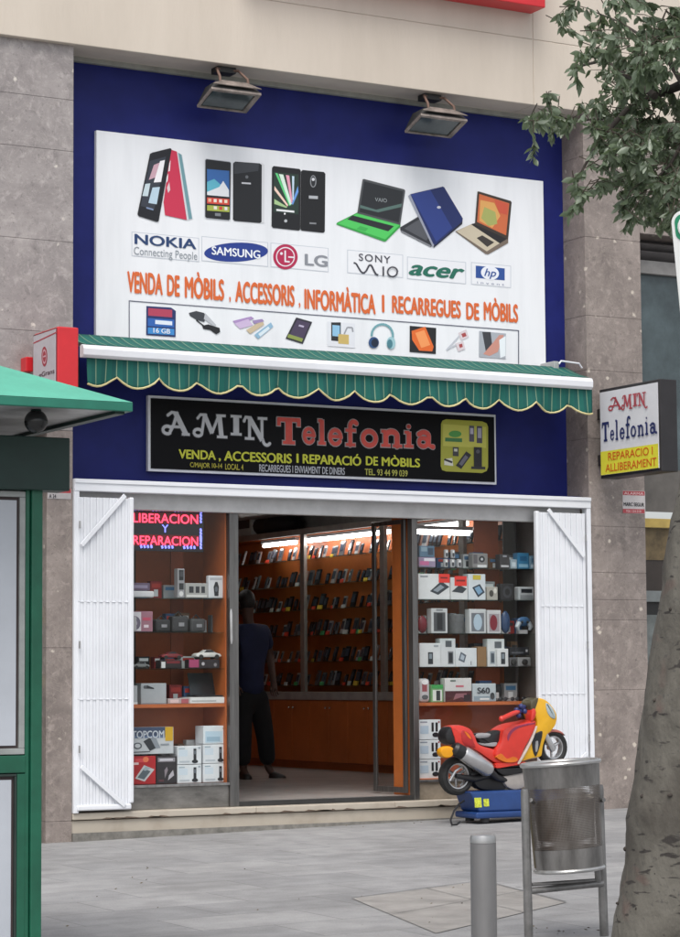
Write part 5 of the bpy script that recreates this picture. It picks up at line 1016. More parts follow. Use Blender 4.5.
for y0 in (512, 530, 538): pts += [(200.6, y0+i*3.2, 1) for i in range(4)] + [(130.8, y0+i*3.2, 1) for i in range(4)]
mb = MB()
for px_, py_, k in pts: q = PL(px_, py_); mb.obox((q.x, YL-.004, q.z), (.008, 0, .003), (0, .002, 0), (-.004, 0, .012))
mb.build('border_lights', M_LB, ls, fix=False)['kind'] = 'stuff'
for px_ in (150, 190): q = PL(px_, 507); MB().tube([(q.x, YL+.01, zL1), (q.x, YL+.01, zl2+.02)], .002, 5).build('hanging_wire', mat('lamp_black', ()), ls)

# ================================================================== skin-modifier figures
def skin_obj(name, pts, edges, rad, m_, parent=None, sub=2, root=0):
    off = wl(parent) if parent is not None else Vector((0, 0, 0))
    me = bpy.data.meshes.new(name); me.from_pydata([Vector(p)-off for p in pts], edges, []); me.materials.append(m_)
    o = bpy.data.objects.new(name, me); C.objects.link(o); o.parent = parent
    s = o.modifiers.new('skin', 'SKIN'); s.use_smooth_shade = True
    for i, v in enumerate(me.skin_vertices[0].data):
        r = rad[i]; v.radius = (r, r) if not isinstance(r, tuple) else r; v.use_root = (i == root)
    d = o.modifiers.new('sub', 'SUBSURF'); d.levels = sub; d.render_levels = sub
    return o
YP = 4.25
def j(x, y, dy=0.0): return pY(x, y, YP+dy)
M_SKIN = mat('skin', (.075, .036, .026), .6, var=.05)
pel = j(250, 693); chest = j(250, 640); neck = j(248, 620); head = j(247, 604); 
P_ = [pel, j(250, 668), chest, neck, head, j(247, 595),                                # 0-5
      j(264, 630, .02), j(270, 656, .10), j(273, 678, -.05), j(274, 688, -.10),          # 6-9 right arm
      j(236, 630, .02), j(231, 656, .02), j(235, 680, -.06), j(236, 689, -.12),          # 10-13 left arm
      j(259, 702, .02), j(265, 735, .02), j(268, 768, .08), j(275, 777.4, -.0),          # 14-17 right leg
      j(242, 702, 0), j(243, 735, -.02), j(243, 768, .05), j(247, 778, -.12)]            # 18-21 left leg
Ed = [(0, 1), (1, 2), (2, 3), (3, 4), (4, 5), (2, 6), (6, 7), (7, 8), (8, 9), (2, 10), (10, 11), (11, 12), (12, 13), (0, 14), (14, 15), (15, 16), (16, 17), (0, 18), (18, 19), (19, 20), (20, 21)]
rd = [.10, .09, .10, .055, .085, .075, .06, .045, .036, .03, .06, .045, .036, .03, .095, .065, .042, .035, .095, .065, .042, .035]
for side, h0, h1 in ((1, P_[8], P_[9]), (-1, P_[12], P_[13])):                          # fingers and thumb
    d = (h1-h0).normalized(); base = 9 if side == 1 else 13
    for f in range(5):
        q = Vector((.03*(f-2)*.8, -.01, 0)) if f < 4 else Vector((.05*side*-1, -.01, .02)); L_ = (.07, .08, .078, .062, .05)[f]
        n = len(P_); P_ += [h1+q+d*.02, h1+q*1.05+d*(.02+L_*.6)+Vector((0, -.01, 0)), h1+q+d*(.02+L_)+Vector((0, -.028, 0))]; Ed += [(base, n), (n, n+1), (n+1, n+2)]; rd += [.011, .009, .007]
person = skin_obj('person', P_, Ed, rd, M_SKIN)
tag(person, 'person in dark blue shirt and black cropped trousers standing inside with their back turned', 'person')
M_SH, M_TR = mat('navy_shirt', (.012, .018, .06), .85, bump=.2, bscale=12), mat('black_trousers', (.010, .010, .012), .9)
skin_obj('shirt', [j(250, 699), j(250, 668), j(250, 640), j(248.5, 624), j(264, 631, .02), j(268.4, 650, .08), j(236, 631, .02), j(232, 650, .02)], [(0, 1), (1, 2), (2, 3), (2, 4), (4, 5), (2, 6), (6, 7)], [(.165, .165), (.155, .155), (.17, .17), .085, .085, .07, .085, .07], M_SH, person, 2, 2)
skin_obj('trousers', [j(250, 694), j(259, 706, .02), j(265, 735, .02), j(268, 766, .07), j(242, 706), j(243, 735, -.02), j(243, 767, .05), j(250, 682)], [(0, 1), (1, 2), (2, 3), (0, 4), (4, 5), (5, 6), (0, 7)], [(.16, .16), .125, .10, .090, .125, .10, .090, (.145, .145)], M_TR, person)
skin_obj('belt', [j(238, 686, 0), j(250, 688, -.02), j(262, 686, 0)], [(0, 1), (1, 2)], [(.045, .10), (.05, .17), (.045, .10)], mat('khaki_belt', (.07, .06, .045), .8), person, 1)
M_SHOE = mat('black_shoe', (.012, .010, .010), .5)
skin_obj('shoe', [j(269, 775, .08), j(278, 778.4, -.02), j(287, 779.4, -.08)], [(0, 1), (1, 2)], [(.075, .075), (.065, .06), (.05, .045)], M_SHOE, person, 2)
skin_obj('shoe', [j(242.6, 775, .08), j(246, 778.4, -.08), j(249, 779.4, -.18)], [(0, 1), (1, 2)], [(.075, .075), (.065, .06), (.05, .045)], M_SHOE, person, 2)
MB().ball(head+Vector((0, .02, .03)), 1, 18, 12, (.095, .112, .125)).build('hair', mat('black_hair', (.008, .007, .007), .6, bump=.5, bscale=60), person, smooth=True)
for s_ in (-1, 1):
    MB().ball(head+Vector((s_*.097, 0, -.01)), 1, 8, 6, (.012, .025, .035)).build('ear', M_SKIN, person, smooth=True)

# ================================================================== coin operated motorbike ride
YM = -.55
kr = thing('motorbike_ride', 'red and yellow coin operated toy motorbike ride on a blue base behind the metal bin', 'kiddie ride', (pY(500, 800, YM).x, YM, gz(1.9, YM)))
PM = lambda pts, dy=0: [pY(x, y, YM+dy) for x, y in pts]
def smooth_poly(pts, k=4):
    out = []; n = len(pts)
    for i in range(n):
        p0, p1, p2, p3 = pts[i-1], pts[i], pts[(i+1) % n], pts[(i+2) % n]
        for t in range(k):
            t /= k; out.append(tuple(.5*((2*p1[a])+(-p0[a]+p2[a])*t+(2*p0[a]-5*p1[a]+4*p2[a]-p3[a])*t*t+(-p0[a]+3*p1[a]-3*p2[a]+p3[a])*t**3) for a in (0, 1)))
    return out
M_KR = mat('ride_red', (.66, .040, .026), .28, var=.06, coat=.3); M_KY = mat('ride_yellow', (.74, .40, .012), .28, var=.06, coat=.3); M_KB = mat('ride_black', (.016, .016, .018), .45); M_TY = mat('tyre_rubber', (.022, .022, .022), .75, var=.2, scale=20)
M_BAS = mat('ride_blue', (.014, .050, .185), .4, var=.12, scale=4); M_CH = mat('ride_silver', (.52, .52, .53), .25, .7, var=.1); M_KG = mat('ride_grey', (.33, .33, .34), .5)
def pf(nm, pts, half, mm, par=None, inset=.02, dy=0, k=4): return MB().puff(PM(smooth_poly(pts, k), dy), half, inset).build(nm, mm, par or kr, smooth=True)
# base
gb = gz(1.9, YM)
bx0, bx1, tz = pY(470, 800, YM-.13).x, pY(566, 800, YM-.13).x, pY(480, 791.5, YM-.15).z
fx0, fx1, fz = pY(476, 815, YM-.17).x, pY(573, 815, YM-.17).x, gb+.09
mb = MB(); yt0, yt1, yf0, yf1 = YM-.13, YM+.13, YM-.18, YM+.18
mb.add([(bx0, yt0, tz), (bx1, yt0, tz), (bx1, yt1, tz), (bx0, yt1, tz), (fx0+.05, yf0+.03, fz), (fx1-.05, yf0+.03, fz), (fx1-.05, yf1-.03, fz), (fx0+.05, yf1-.03, fz)],
       [(0, 1, 2, 3), (4, 7, 6, 5), (0, 4, 5, 1), (1, 5, 6, 2), (2, 6, 7, 3), (3, 7, 4, 0)])
bs = mb.build('base', M_BAS, kr, bevel=.018, seg=3)
MB().box(fx0, fx1, yf0, yf1, gb+.035, fz).build('skirt', M_BAS, bs, bevel=.018, seg=3)
for xx in (fx0+.12, fx1-.12):
    for yy in (yf0+.06, yf1-.06): MB().lathe((xx, yy, gb), [(0, 0), (.04, 0), (.04, .036), (0, .036)], 16).build('foot', M_KB, bs)
for (u0, v0, u1, v1) in ((475, 798, 482, 807.4), (484, 799, 489.4, 806.4)):
    a, b_ = pY(u0, v0, yt0-.02), pY(u1, v1, yt0-.02); f = lambda z: yt0+(yf0+.03-yt0)*(tz-z)/(tz-fz)-.003
    MB().poly([(a.x, f(b_.z), b_.z), (b_.x, f(b_.z), b_.z), (b_.x, f(a.z), a.z), (a.x, f(a.z), a.z)], (0, .0015, 0)).build('sticker', mat('sticker_lime', (.60, .66, .05), .5, var=.25, scale=60), bs)
pts = [pY(464, 801, YM-.05), pY(459, 804, YM-.08), pY(454, 811, YM-.12), pY(450.6, 820, YM-.16), pY(452, 825, YM-.22), pY(457, 824.6, YM-.25), pY(460, 822, YM-.22)]
for q in pts: q.z = max(q.z, gz(q.x, q.y)+.012)
MB().tube(pts, .009, 8).build('cable', M_KB, kr, smooth=True)
MB().tube([Vector((pY(505, 790, YM).x, YM, tz-.02)), pY(505, 780, YM)], [.07, .05], 14).build('stand', M_KB, kr, smooth=True)
# wheels
def wheel(nm, cx_, cy_, rp, half):
    c = pY(cx_, cy_, YM); r = pY(cx_, cy_-rp, YM).z-c.z
    t = MB().lathe(c, [(r*.66, -half*.8), (r*.80, -half), (r*.94, -half*.8), (r, -half*.3), (r, half*.3), (r*.94, half*.8), (r*.80, half), (r*.66, half*.8), (r*.66, -half*.8)], 36, 'Y').build('tyre', M_TY, kr, smooth=True); t.name = nm
    MB().lathe(c, [(r*.68, -half*.75), (r*.60, -half*.7), (r*.57, -half*.2), (r*.57, half*.2), (r*.60, half*.7), (r*.68, half*.75), (r*.68, -half*.75)], 36, 'Y').build('rim', M_CH, t, smooth=True)
    for a in range(3):
        an = a*2.094+.5; d = Vector((math.cos(an), 0, math.sin(an))); MB().tube([c+d*r*.08, c+d*r*.60], [r*.13, r*.08], 10, sy=.7).build('spoke', M_CH, t, smooth=True)
    MB().lathe(c, [(0, -half*.9), (r*.16, -half*.9), (r*.18, 0), (r*.16, half*.9), (0, half*.9)], 20, 'Y').build('hub', M_CH, t, smooth=True)
    return t
wheel('wheel', 456, 776, 19.4, .05); wheel('wheel', 551.4, 747.4, 17.6, .045)
# body
pf('frame', [(468, 772), (486, 764), (520, 762), (527, 772), (524, 785), (506, 790), (480, 790), (470, 782)], .055, M_KB)
pf('belly_pan', [(497, 777), (506, 774), (522, 772), (523, 784), (512, 790), (502, 787)], .085, mat('ride_cream', (.36, .33, .31), .4))
pf('side_pod', [(489.6, 768.6), (493, 766), (518.6, 764.6), (520, 768), (517, 773), (500, 775.6), (493, 773)], .10, M_KB)
pf('red_strip', [(489, 765.6), (492, 762.6), (518, 761.4), (520, 764), (506, 766), (491, 768.4)], .105, M_KR, inset=.006)
pf('tail', [(446.4, 728), (450, 725.6), (457, 725), (466, 728.8), (470.4, 736), (474.6, 744), (489, 748.6), (499, 754), (499, 764), (488, 762), (474, 752.6), (464, 747.6), (452, 744.6), (449, 737)], .085, M_KR)
pf('tail_panel', [(456.6, 730), (464.4, 733), (468.6, 741), (470, 748), (459, 745), (455.6, 738)], .090, mat('ride_dark_red', (.40, .02, .02), .35), inset=.01)
pf('tail_lamp', [(441.4, 735), (443.4, 729.6), (447.6, 726.6), (450.6, 733), (452, 741.6), (447.6, 745), (442.4, 741)], .075, M_KB)
pf('indicator', [(438.4, 751), (440.6, 747.6), (446, 746), (451, 747.6), (452, 753), (449, 757.4), (443, 758), (439.4, 755.6)], .04, mat('amber_lens', (.78, .34, .01), .2, var=.05), dy=-.10)
pf('seat', [(470.8, 735.4), (474, 733.2), (486, 733.4), (495, 730), (498, 733), (496.6, 741), (489, 747.4), (478.6, 745)], .075, M_KB)
pf('seat_trim', [(471.6, 741.4), (480, 743.2), (492, 742), (490, 746.6), (480, 746), (474.4, 744.4)], .082, M_KG, inset=.006)
pf('seat_top', [(471, 735), (474, 733.4), (485.6, 733.2), (484, 737.4), (473, 738.4)], .080, M_KG, inset=.01)
pf('fairing', [(493.6, 741), (495.4, 731), (498.6, 727.4), (507, 723.4), (520, 721), (528.4, 719.4), (530, 725), (525, 737), (518.6, 748.6), (511, 763), (497, 762.6), (488.6, 757), (489, 749.6)], .115, M_KR, inset=.035)
pf('fairing_stripe', [(500, 735), (506, 727.6), (518, 723.6), (526.4, 722.6), (527, 724.2), (514, 727), (505, 733), (501, 741)], .1175, mat('ride_dusky', (.30, .04, .10), .35), inset=.004)
pf('front_fairing', [(525.8, 704), (529.4, 699.6), (535, 697.6), (541, 699.6), (547, 705.6), (551.6, 714), (551, 724), (546, 731.6), (541.6, 736), (538, 747), (536, 756.6), (527, 759), (515, 762.4), (510.4, 762.4), (518.6, 748.6), (526, 736), (530.4, 724), (528, 714)], .095, M_KY, inset=.03)
pf('air_vent', [(526.4, 735.4), (530, 732.6), (536.4, 731), (534.6, 743), (530.4, 755.6), (527.4, 754), (525.6, 745)], .105, M_KB, inset=.01)
pf('vent_badge', [(528.6, 742), (531.6, 741), (531, 750), (528.6, 751.4)], .108, M_CH, inset=.003)
pf('windscreen', [(541.4, 703), (545, 703.6), (549.6, 709), (552, 716), (550.4, 719.4), (545.6, 717), (542.4, 711)], .070, mat('pale_screen', (.42, .50, .52), .12, var=.1), inset=.02, dy=-.035)
pf('headlight_surround', [(545.8, 706), (550, 710), (553.4, 716), (552.6, 723.6), (549.6, 725), (548.6, 718), (547, 712)], .06, mat('ride_pink', (.50, .16, .13), .3), inset=.015)
pf('screen_rim', [(525.4, 703.4), (529, 698.6), (533.6, 697.6), (532.6, 703.6), (529.6, 711), (526.8, 711)], .08, mat('smoky_screen', (.10, .085, .05), .15), inset=.01, dy=-.02)
pf('flame_decal', [(489, 757), (494, 753), (500, 758), (506, 756), (511, 758.6), (508, 762), (498, 762)], .1165, mat('ride_orange', (.70, .17, .015), .3), inset=.004)
pf('pale_stripe', [(511, 762.4), (518.8, 748.8), (524, 738.4), (528.6, 727), (529.8, 727.4), (525.6, 739.4), (520.4, 749.6), (513, 762.6)], .118, mat('ride_white', (.62, .55, .50), .35), inset=.002)
pf('tail_decal', [(459, 731), (463, 733.6), (466, 739), (463.4, 738), (460, 734)], .092, mat('ride_orange', ()), inset=.002)
# handlebars
for s_ in (-1, 1):
    hub = pY(520.6, 711, YM+s_*.10); g = MB().tube([hub, pY(512.6, 713.6, YM+s_*.17), pY(501.8, 718.6, YM+s_*.20)], [.018, .022, .020], 10).build('handgrip', M_KR, kr, smooth=True)
    MB().ball(pY(501.6, 718.8, YM+s_*.20), .026, 10, 8).build('grip_end', M_KR, g, smooth=True)
MB().tube([pY(519, 712, YM-.13), pY(524, 707, YM-.04), pY(524, 707, YM+.04), pY(519, 712, YM+.13)], .02, 10).build('handlebar', mat('ride_bar_blue', (.03, .04, .16), .4), kr, smooth=True)
for q in ((516.6, 710), (521, 706.4), (524.6, 711.4), (518.6, 715.6)): MB().ball(pY(q[0], q[1], YM-.12), .024, 10, 6).build('switch', mat('ride_bar_blue', ()), kr, smooth=True)
pf('fork_cover', [(528.6, 712), (531.6, 708.4), (533.4, 713), (531, 720), (528, 721)], .05, M_KR, inset=.01, dy=-.07)
for s_ in (-1, 1):
    MB().tube([pY(544.4, 733, YM+s_*.06), pY(549.4, 743, YM+s_*.062), pY(553, 751, YM+s_*.06)], [.026, .030, .026], 12).build('fork', M_CH, kr, smooth=True)
pf('front_mudguard', [(541, 733.6), (546, 729.6), (553, 729.2), (559, 731.6), (562, 735.6), (556, 732.8), (548, 732.6), (543, 736.6)], .05, mat('ride_pink', ()), inset=.008)
# exhaust
ex = MB().tube([pY(462.4, 752.6, YM-.12), pY(464, 753.6, YM-.12), pY(476, 761.6, YM-.12), pY(487.4, 769.4, YM-.12), pY(490, 771.4, YM-.12)], [.052, .066, .070, .068, .05], 20).build('exhaust', M_CH, kr, smooth=True)
MB().tube([pY(452.6, 747.4, YM-.12), pY(455, 749, YM-.12), pY(462.4, 752.8, YM-.12)], [.04, .062, .060], 18).build('exhaust_cap', M_KB, ex, smooth=True)
MB().tube([pY(489, 770.6, YM-.12), pY(497, 778, YM-.09), pY(508, 781, YM-.05)], [.035, .028, .026], 12).build('exhaust_pipe', M_KB, ex, smooth=True)
MB().tube([pY(456, 776, YM-.07), pY(474, 779, YM-.06), pY(492, 774, YM-.05)], [.02, .03, .03], 10).build('swing_arm', M_KB, kr, smooth=True)
MB().tube([pY(449.6, 781, YM-.065), pY(455, 771.6, YM-.07), pY(461, 767, YM-.06)], [.012, .012, .010], 8).build('brake_arm', M_CH, kr, smooth=True)

# ================================================================== metal litter bin
DB = 12.8
def perforated():
    m = bpy.data.materials.new('perforated_steel'); m.use_nodes = True; t = m.node_tree; N = t.nodes; L = t.links; b = N['Principled BSDF']
    b.inputs['Metallic'].default_value = .75; b.inputs['Roughness'].default_value = .36
    tc = N.new('ShaderNodeTexCoord'); mp = N.new('ShaderNodeMapping'); mp.inputs['Scale'].default_value = (1, 1, .5); L.new(tc.outputs['Object'], mp.inputs[0])
    nz = N.new('ShaderNodeTexNoise'); nz.inputs['Scale'].default_value = 9; nz.inputs['Detail'].default_value = 7; L.new(mp.outputs[0], nz.inputs['Vector'])
    r = N.new('ShaderNodeValToRGB'); r.color_ramp.elements[0].position = .35; r.color_ramp.elements[0].color = (.30, .275, .255, 1); r.color_ramp.elements[1].position = .68; r.color_ramp.elements[1].color = (.15, .12, .10, 1)
    L.new(nz.outputs['Fac'], r.inputs[0]); L.new(r.outputs[0], b.inputs['Base Color'])
    uv = N.new('ShaderNodeUVMap'); vo = N.new('ShaderNodeTexVoronoi'); vo.inputs['Scale'].default_value = 1; vo.inputs['Randomness'].default_value = 0; L.new(uv.outputs[0], vo.inputs['Vector'])
    lt = N.new('ShaderNodeMath'); lt.operation = 'GREATER_THAN'; lt.inputs[1].default_value = .30; L.new(vo.outputs['Distance'], lt.inputs[0])
    tr = N.new('ShaderNodeBsdfTransparent'); mx = N.new('ShaderNodeMixShader'); L.new(lt.outputs[0], mx.inputs[0]); L.new(tr.outputs[0], mx.inputs[1]); L.new(b.outputs[0], mx.inputs[2])
    L.new(mx.outputs[0], N['Material Output'].inputs[0]); return m
cb = pD(569.4, 869, DB); Fh = Vector((Fv.x, Fv.y, 0)).normalized(); v = ray(560.4, 763); ct = CAM + v*((cb-CAM).dot(Fh)/v.dot(Fh)); ax_ = (ct-cb); HB = ax_.length; ax_.normalize()
bn = thing('litter_bin', 'dented perforated steel litter bin tilting in its tube frame beside the tree', 'bin', (cb.x, cb.y, gz(cb.x, cb.y)))
a1 = Vector((1, 0, 0)); a1 = (a1-ax_*a1.dot(ax_)).normalized(); a2 = ax_.cross(a1)
px2m = DB/FPX
def ring(h, r): 
    c = cb+ax_*h; out = []
    for i in range(48):
        t = 2*math.pi*i/48; dent = 1 - .035*math.exp(-((t-4.6)/.35)**2)*math.exp(-((h-.30)/.1)**2) - .02*math.exp(-((t-5.5)/.3)**2)*math.exp(-((h-.12)/.08)**2)
        out.append(c+(a1*math.cos(t)+a2*math.sin(t))*r*dent)
    return out
r_at = lambda h: (33.6+(38.4-33.6)*h/HB)*px2m
def shell(h0, h1, nm, mm, par, grow=0, n=14, uvs=None):
    mb = MB(); R = [ring(h0+(h1-h0)*k/n, r_at(h0+(h1-h0)*k/n)+grow) for k in range(n+1)]
    for q in R: mb.v += q
    for k in range(n):
        for i in range(48): mb.f.append([k*48+i, k*48+(i+1) % 48, (k+1)*48+(i+1) % 48, (k+1)*48+i]); mb.mi.append(0)
    o = mb.build(nm, mm, par, smooth=True, fix=False)
    if uvs:
        ul = o.data.uv_layers.new(name='UVMap')
        for p in o.data.polygons:
            k, i = divmod(p.index, 48)
            for li, (du, dv) in zip(p.loop_indices, ((0, 0), (1, 0), (1, 1), (0, 1))): ul.data[li].uv = ((i+du)/48*uvs[0], (k+dv)/n*uvs[1])
    return o
M_BIN = mat('bin_steel', (.30, .29, .28), .34, .75, var=.25, scale=7, stretch=(1, 1, .3)); M_PERF = perforated(); M_FRAME = mat('frame_steel', (.27, .265, .26), .4, .6, var=.2, scale=8)
dr = shell(.11, HB-.12, 'drum', M_PERF, bn, 0, 14, (170, 44))
shell(HB-.125, HB, 'top_band', M_BIN, dr, .002, 5); shell(0, .115, 'bottom_band', M_BIN, dr, .002, 5)
mb = MB(); mb.poly(ring(.01, r_at(0)-.002)); mb.build('floor', M_BIN, dr, fix=False)
cl = mat('bright_edge', (.55, .55, .54), .3, .7)
q = ring(HB, r_at(HB)+.002); MB().tube(q+[q[0]], .013, 8, cap=False).build('top_rim', cl, bn, smooth=True)
q = ring(0, r_at(0)+.003); MB().tube(q+[q[0]], .011, 8, cap=False).build('bottom_rim', cl, bn, smooth=True)
# an inner liner can with old paper
li = shell(.16, HB-.2, 'liner', mat('liner_grey', (.10, .085, .075), .7, var=.4, scale=6), bn, -.035, 4)
for (x0, y0, x1, y1, dD, nm) in ((523.6, 789, 530.6, 958, -.10, 'post'), (597.6, 785, 606.2, 955, .06, 'post')):
    p0 = pD(x0+1.4, y0, DB+dD); p1 = pD(x1-1.4, y1, DB+dD); p1.z = max(p1.z, gz(p1.x, p1.y)-.06)
    MB().tube([p0, p0*.98+p1*.02, p1], [.020, .024, .024], 16).build(nm, M_FRAME, bn, smooth=True)
for (a, b_, r) in (((530, 891), (603, 883.4), .018), ((532, 884.6), (600, 880), .010)):
    MB().tube([pD(*a, DB-.08), pD(*b_, DB+.05)], r, 12).build('crossbar', M_FRAME, bn, smooth=True)
MB().tube([pD(530.6, 800, DB-.1), pD(537.6, 806, DB)], .012, 8).build('pivot', M_FRAME, bn)
MB().tube([pD(604, 800, DB), pD(598, 800, DB+.05)], .012, 8).build('pivot', M_FRAME, bn)
q0, q1 = pD(530, 797, DB-.02), pD(536, 868, DB-.02); MB().tube([q0, q1], [.014, .010], 8).build('hinge_strip', mat('old_brass', (.20, .17, .12), .5, .5), bn)
q0, q1 = pD(597.4, 868, DB+.04), pD(598.4, 882, DB+.04); MB().tube([q0, q1], .018, 10).build('stop_block', M_FRAME, bn)

# ================================================================== bollard
pb_ = pD(483, 840, 9.2); gzb = gz(pb_.x, pb_.y); rB = 13*9.2/FPX; zt_b = pD(483, 834, 9.2).z
bo = thing('bollard', 'round brushed steel bollard standing in front of the litter bin', 'bollard', (pb_.x, pb_.y, gzb))
MB().lathe((pb_.x, pb_.y, 0), [(rB, gzb-.05), (rB, zt_b-.035)], 40).build('post', mat('bollard_steel', (.27, .265, .265), .36, .7, var=.12, scale=5, stretch=(1, 1, .15)), bo, smooth=True)
MB().lathe((pb_.x, pb_.y, 0), [(rB, zt_b-.034), (rB*1.0, zt_b-.016), (rB*.93, zt_b-.005), (rB*.75, zt_b), (0, zt_b+.002)], 40).build('cap', mat('bollard_cap', (.42, .42, .42), .3, .7, var=.1), bo, smooth=True)
MB().lathe((pb_.x, pb_.y, 0), [(rB+.02, gzb+.001), (rB+.02, gzb+.012), (rB, gzb+.014)], 30).build('collar', M_FRAME, bo)

# ================================================================== green booth
YE, YF_ = -7.755, -7.15                 # eave line and body front
M_GR = mat('booth_green', (.010, .110, .062), .4, var=.12, scale=5); M_GD = mat('booth_dark_green', (.006, .030, .024), .45, var=.1); M_RF = mat('roof_green', (.10, .44, .32), .5, var=.08, scale=4); M_RE = mat('roof_edge', (.018, .17, .115), .4, var=.08)
xr3 = pY(133, 405, YE).x; ze1, ze0 = pY(133, 402.4, YE).z, pY(133, 411.6, YE).z
xb1 = pY(42, 600, YF_).x; gB = gz(xb1, YF_)
bt = thing('booth', 'green street booth with mint hipped roof and pale panels at the left edge', 'booth', (xb1-.6, YF_+.5, gB))
xb0 = xb1-1.25; xr4 = xr3 - 2*(xr3-(xb0+xb1)/2); yb_ = pX(44, 436, xr3).y
yr1 = max(yb_, YF_+1.2)
q = pY(0, 366.5, YE+.35); hz_ = 0
# roof: front corner, apex line rising to the left
slope = None
apx = ((xr3+xr4)/2, (YE+yr1)/2)
# find apex height so that the hip passes pixel (0,367)
best = None
for k in range(200):
    za = ze1+.05+.01*k; A = Vector((xr3, YE, ze1)); B = Vector((apx[0], apx[1], za)); mnd = 1e9
    for t in range(60):
        P3 = A.lerp(B, t/59)-CAM; X_ = CX+FPX*P3.dot(Rv)/P3.dot(Fv); Y2 = CY+FPX*P3.dot(Dv)/P3.dot(Fv)
        mnd = min(mnd, math.hypot(X_-40, (Y2-377)*3))
    if best is None or mnd < best[0]: best = (mnd, za)
za = best[1]
mb = MB(); mb.add([(xr4, YE, ze1), (xr3, YE, ze1), (xr3, yr1, ze1), (xr4, yr1, ze1), (apx[0], apx[1], za)], [(0, 1, 4), (1, 2, 4), (2, 3, 4), (3, 0, 4)])
mb.build('roof', M_RF, bt)
mb = MB(); th = .03
for (a, b_, c, d) in ((xr4, xr3, YE, YE+th), (xr4, xr3, yr1-th, yr1), (xr4, xr4+th, YE+th, yr1-th), (xr3-th, xr3, YE+th, yr1-th)): mb.box(a, b_, c, d, ze0, ze1-.001)
mb.build('eave', M_RE, bt, bevel=.004)
MB().box(xr4+th, xr3-th, YE+th, yr1-th, ze0+.006, ze0+.014).build('soffit', mat('pale_soffit', (.40, .40, .40), .35, var=.35, scale=2.2), bt)
MB().box(xr3-th-.05, xr3-th-.001, YE+th, yr1-th, ze0-.012, ze0+.004).build('roof_rib', M_GD, bt)
MB().box(xr3-th-.75, xr3-th-.735, YE+th, yr1-th, ze0-.002, ze0+.005).build('soffit_joint', M_ALU_ if False else M_GD, bt)
# sign board under the eave
xs_ = pY(70, 460, YF_-.05).x; zB0, zB1 = pY(70, 491, YF_-.05).z, pY(70, 438, YF_-.05).z
MB().box(xb0, xs_, YF_-.05, YF_+.10, zB0, zB1).build('sign_board', M_GD, bt, bevel=.005)
MB().box(xb0+.1, xs_-.35, YF_+.12, YF_+.7, zB1-.02, ze0+.006).build('lamp_box', mat('lamp_black', ()), bt)
# posts
xp = pY(30.6, 600, YF_).x
MB().box(xp+.002, xb1, YF_-.01, YF_+.08, gB, zB0+.02).build('post', M_GR, bt, bevel=.006)
MB().box(pY(26, 600, YF_).x, xp-.002, YF_+.005, YF_+.08, gB, zB0+.02).build('inner_post', M_GR, bt, bevel=.004)
MB().box(xb1-.09, xb1, YF_+.9, YF_+1.0, gB, ze0).build('post', M_GR, bt, bevel=.006)
MB().box(xb0, xb0+.09, YF_-.01, YF_+.08, gB, ze0).build('post', M_GR, bt, bevel=.006)
MB().box(xb0, xb0+.09, YF_+.9, YF_+1.0, gB, ze0).build('post', M_GR, bt, bevel=.006)
xf = pY(25.6, 600, YF_).x; zf = lambda y: pY(20, y, YF_).z
M_ALU = mat('booth_alu', (.36, .38, .37), .4, .2); M_PAN = mat('booth_panel', (.50, .53, .58), .15, var=.06, scale=1.2); M_GSK = mat('gasket', (.05, .035, .035), .7)
MB().box(xb0+.09, xf+.005, YF_+.002, YF_+.07, zf(773), zf(755.5)).build('middle_rail', M_GR, bt, bevel=.004)
def panel(z0_, z1_, fw, M_F, xr__):
    mb = MB(); x0_, x1_ = xb0+.10, xr__
    for a, b_, c, d in ((x0_, x1_, z1_-fw, z1_), (x0_, x1_, z0_, z0_+fw), (x0_, x0_+fw, z0_+fw, z1_-fw), (x1_-fw, x1_, z0_+fw, z1_-fw)): mb.box(a, b_, YF_+.004, YF_+.05, c, d)
    f = mb.build('panel_frame', M_F, bt, bevel=.003)
    MB().box(x0_+fw-.002, x1_-fw+.002, YF_+.020, YF_+.026, z0_+fw-.002, z1_-fw+.002).build('gasket', M_GSK, f)
    MB().box(x0_+fw+.018, x1_-fw-.014, YF_+.014, YF_+.019, z0_+fw+.014, z1_-fw-.016).build('pane', M_PAN, f)
panel(zf(754.5), zf(491), 5.2*11.9/FPX/math.cos(YAW)*1.0, M_ALU, xf)
panel(gB+.02, zf(774), .012, mat('dark_green_frame', (.02, .035, .03), .5), pY(17, 850, YF_).x)
MB().box(pY(17.4, 800, YF_).x, xf+.004, YF_+.003, YF_+.06, gB, zf(774)).build('lower_stile', M_GR, bt, bevel=.003)
for yy in (0, 1):
    MB().box(xb0+.01, xb0+.03, YF_+.09, YF_+.89, gB+.05, zB0).build('side_panel', M_PAN, bt) if yy == 0 else MB().box(xb1-.03, xb1-.01, YF_+.09, YF_+.89, gB+.05, zB0).build('side_panel', M_PAN, bt)
MB().box(xb0+.09, xb1-.09, YF_+.95, YF_+.98, gB+.05, ze0).build('back_panel', M_PAN, bt)
gl_ = pY(36, 421.5, YE+.17); rg = 11.6*11.6/FPX
MB().ball(gl_, rg, 20, 14).build('globe_lamp', mat('globe_dark', (.012, .013, .013), .25), bt, smooth=True)
MB().tube([gl_+Vector((0, 0, rg*.9)), Vector((gl_.x, gl_.y, ze0+.01))], [.026, .022], 12).build('lamp_stem', M_GD, bt, smooth=True)

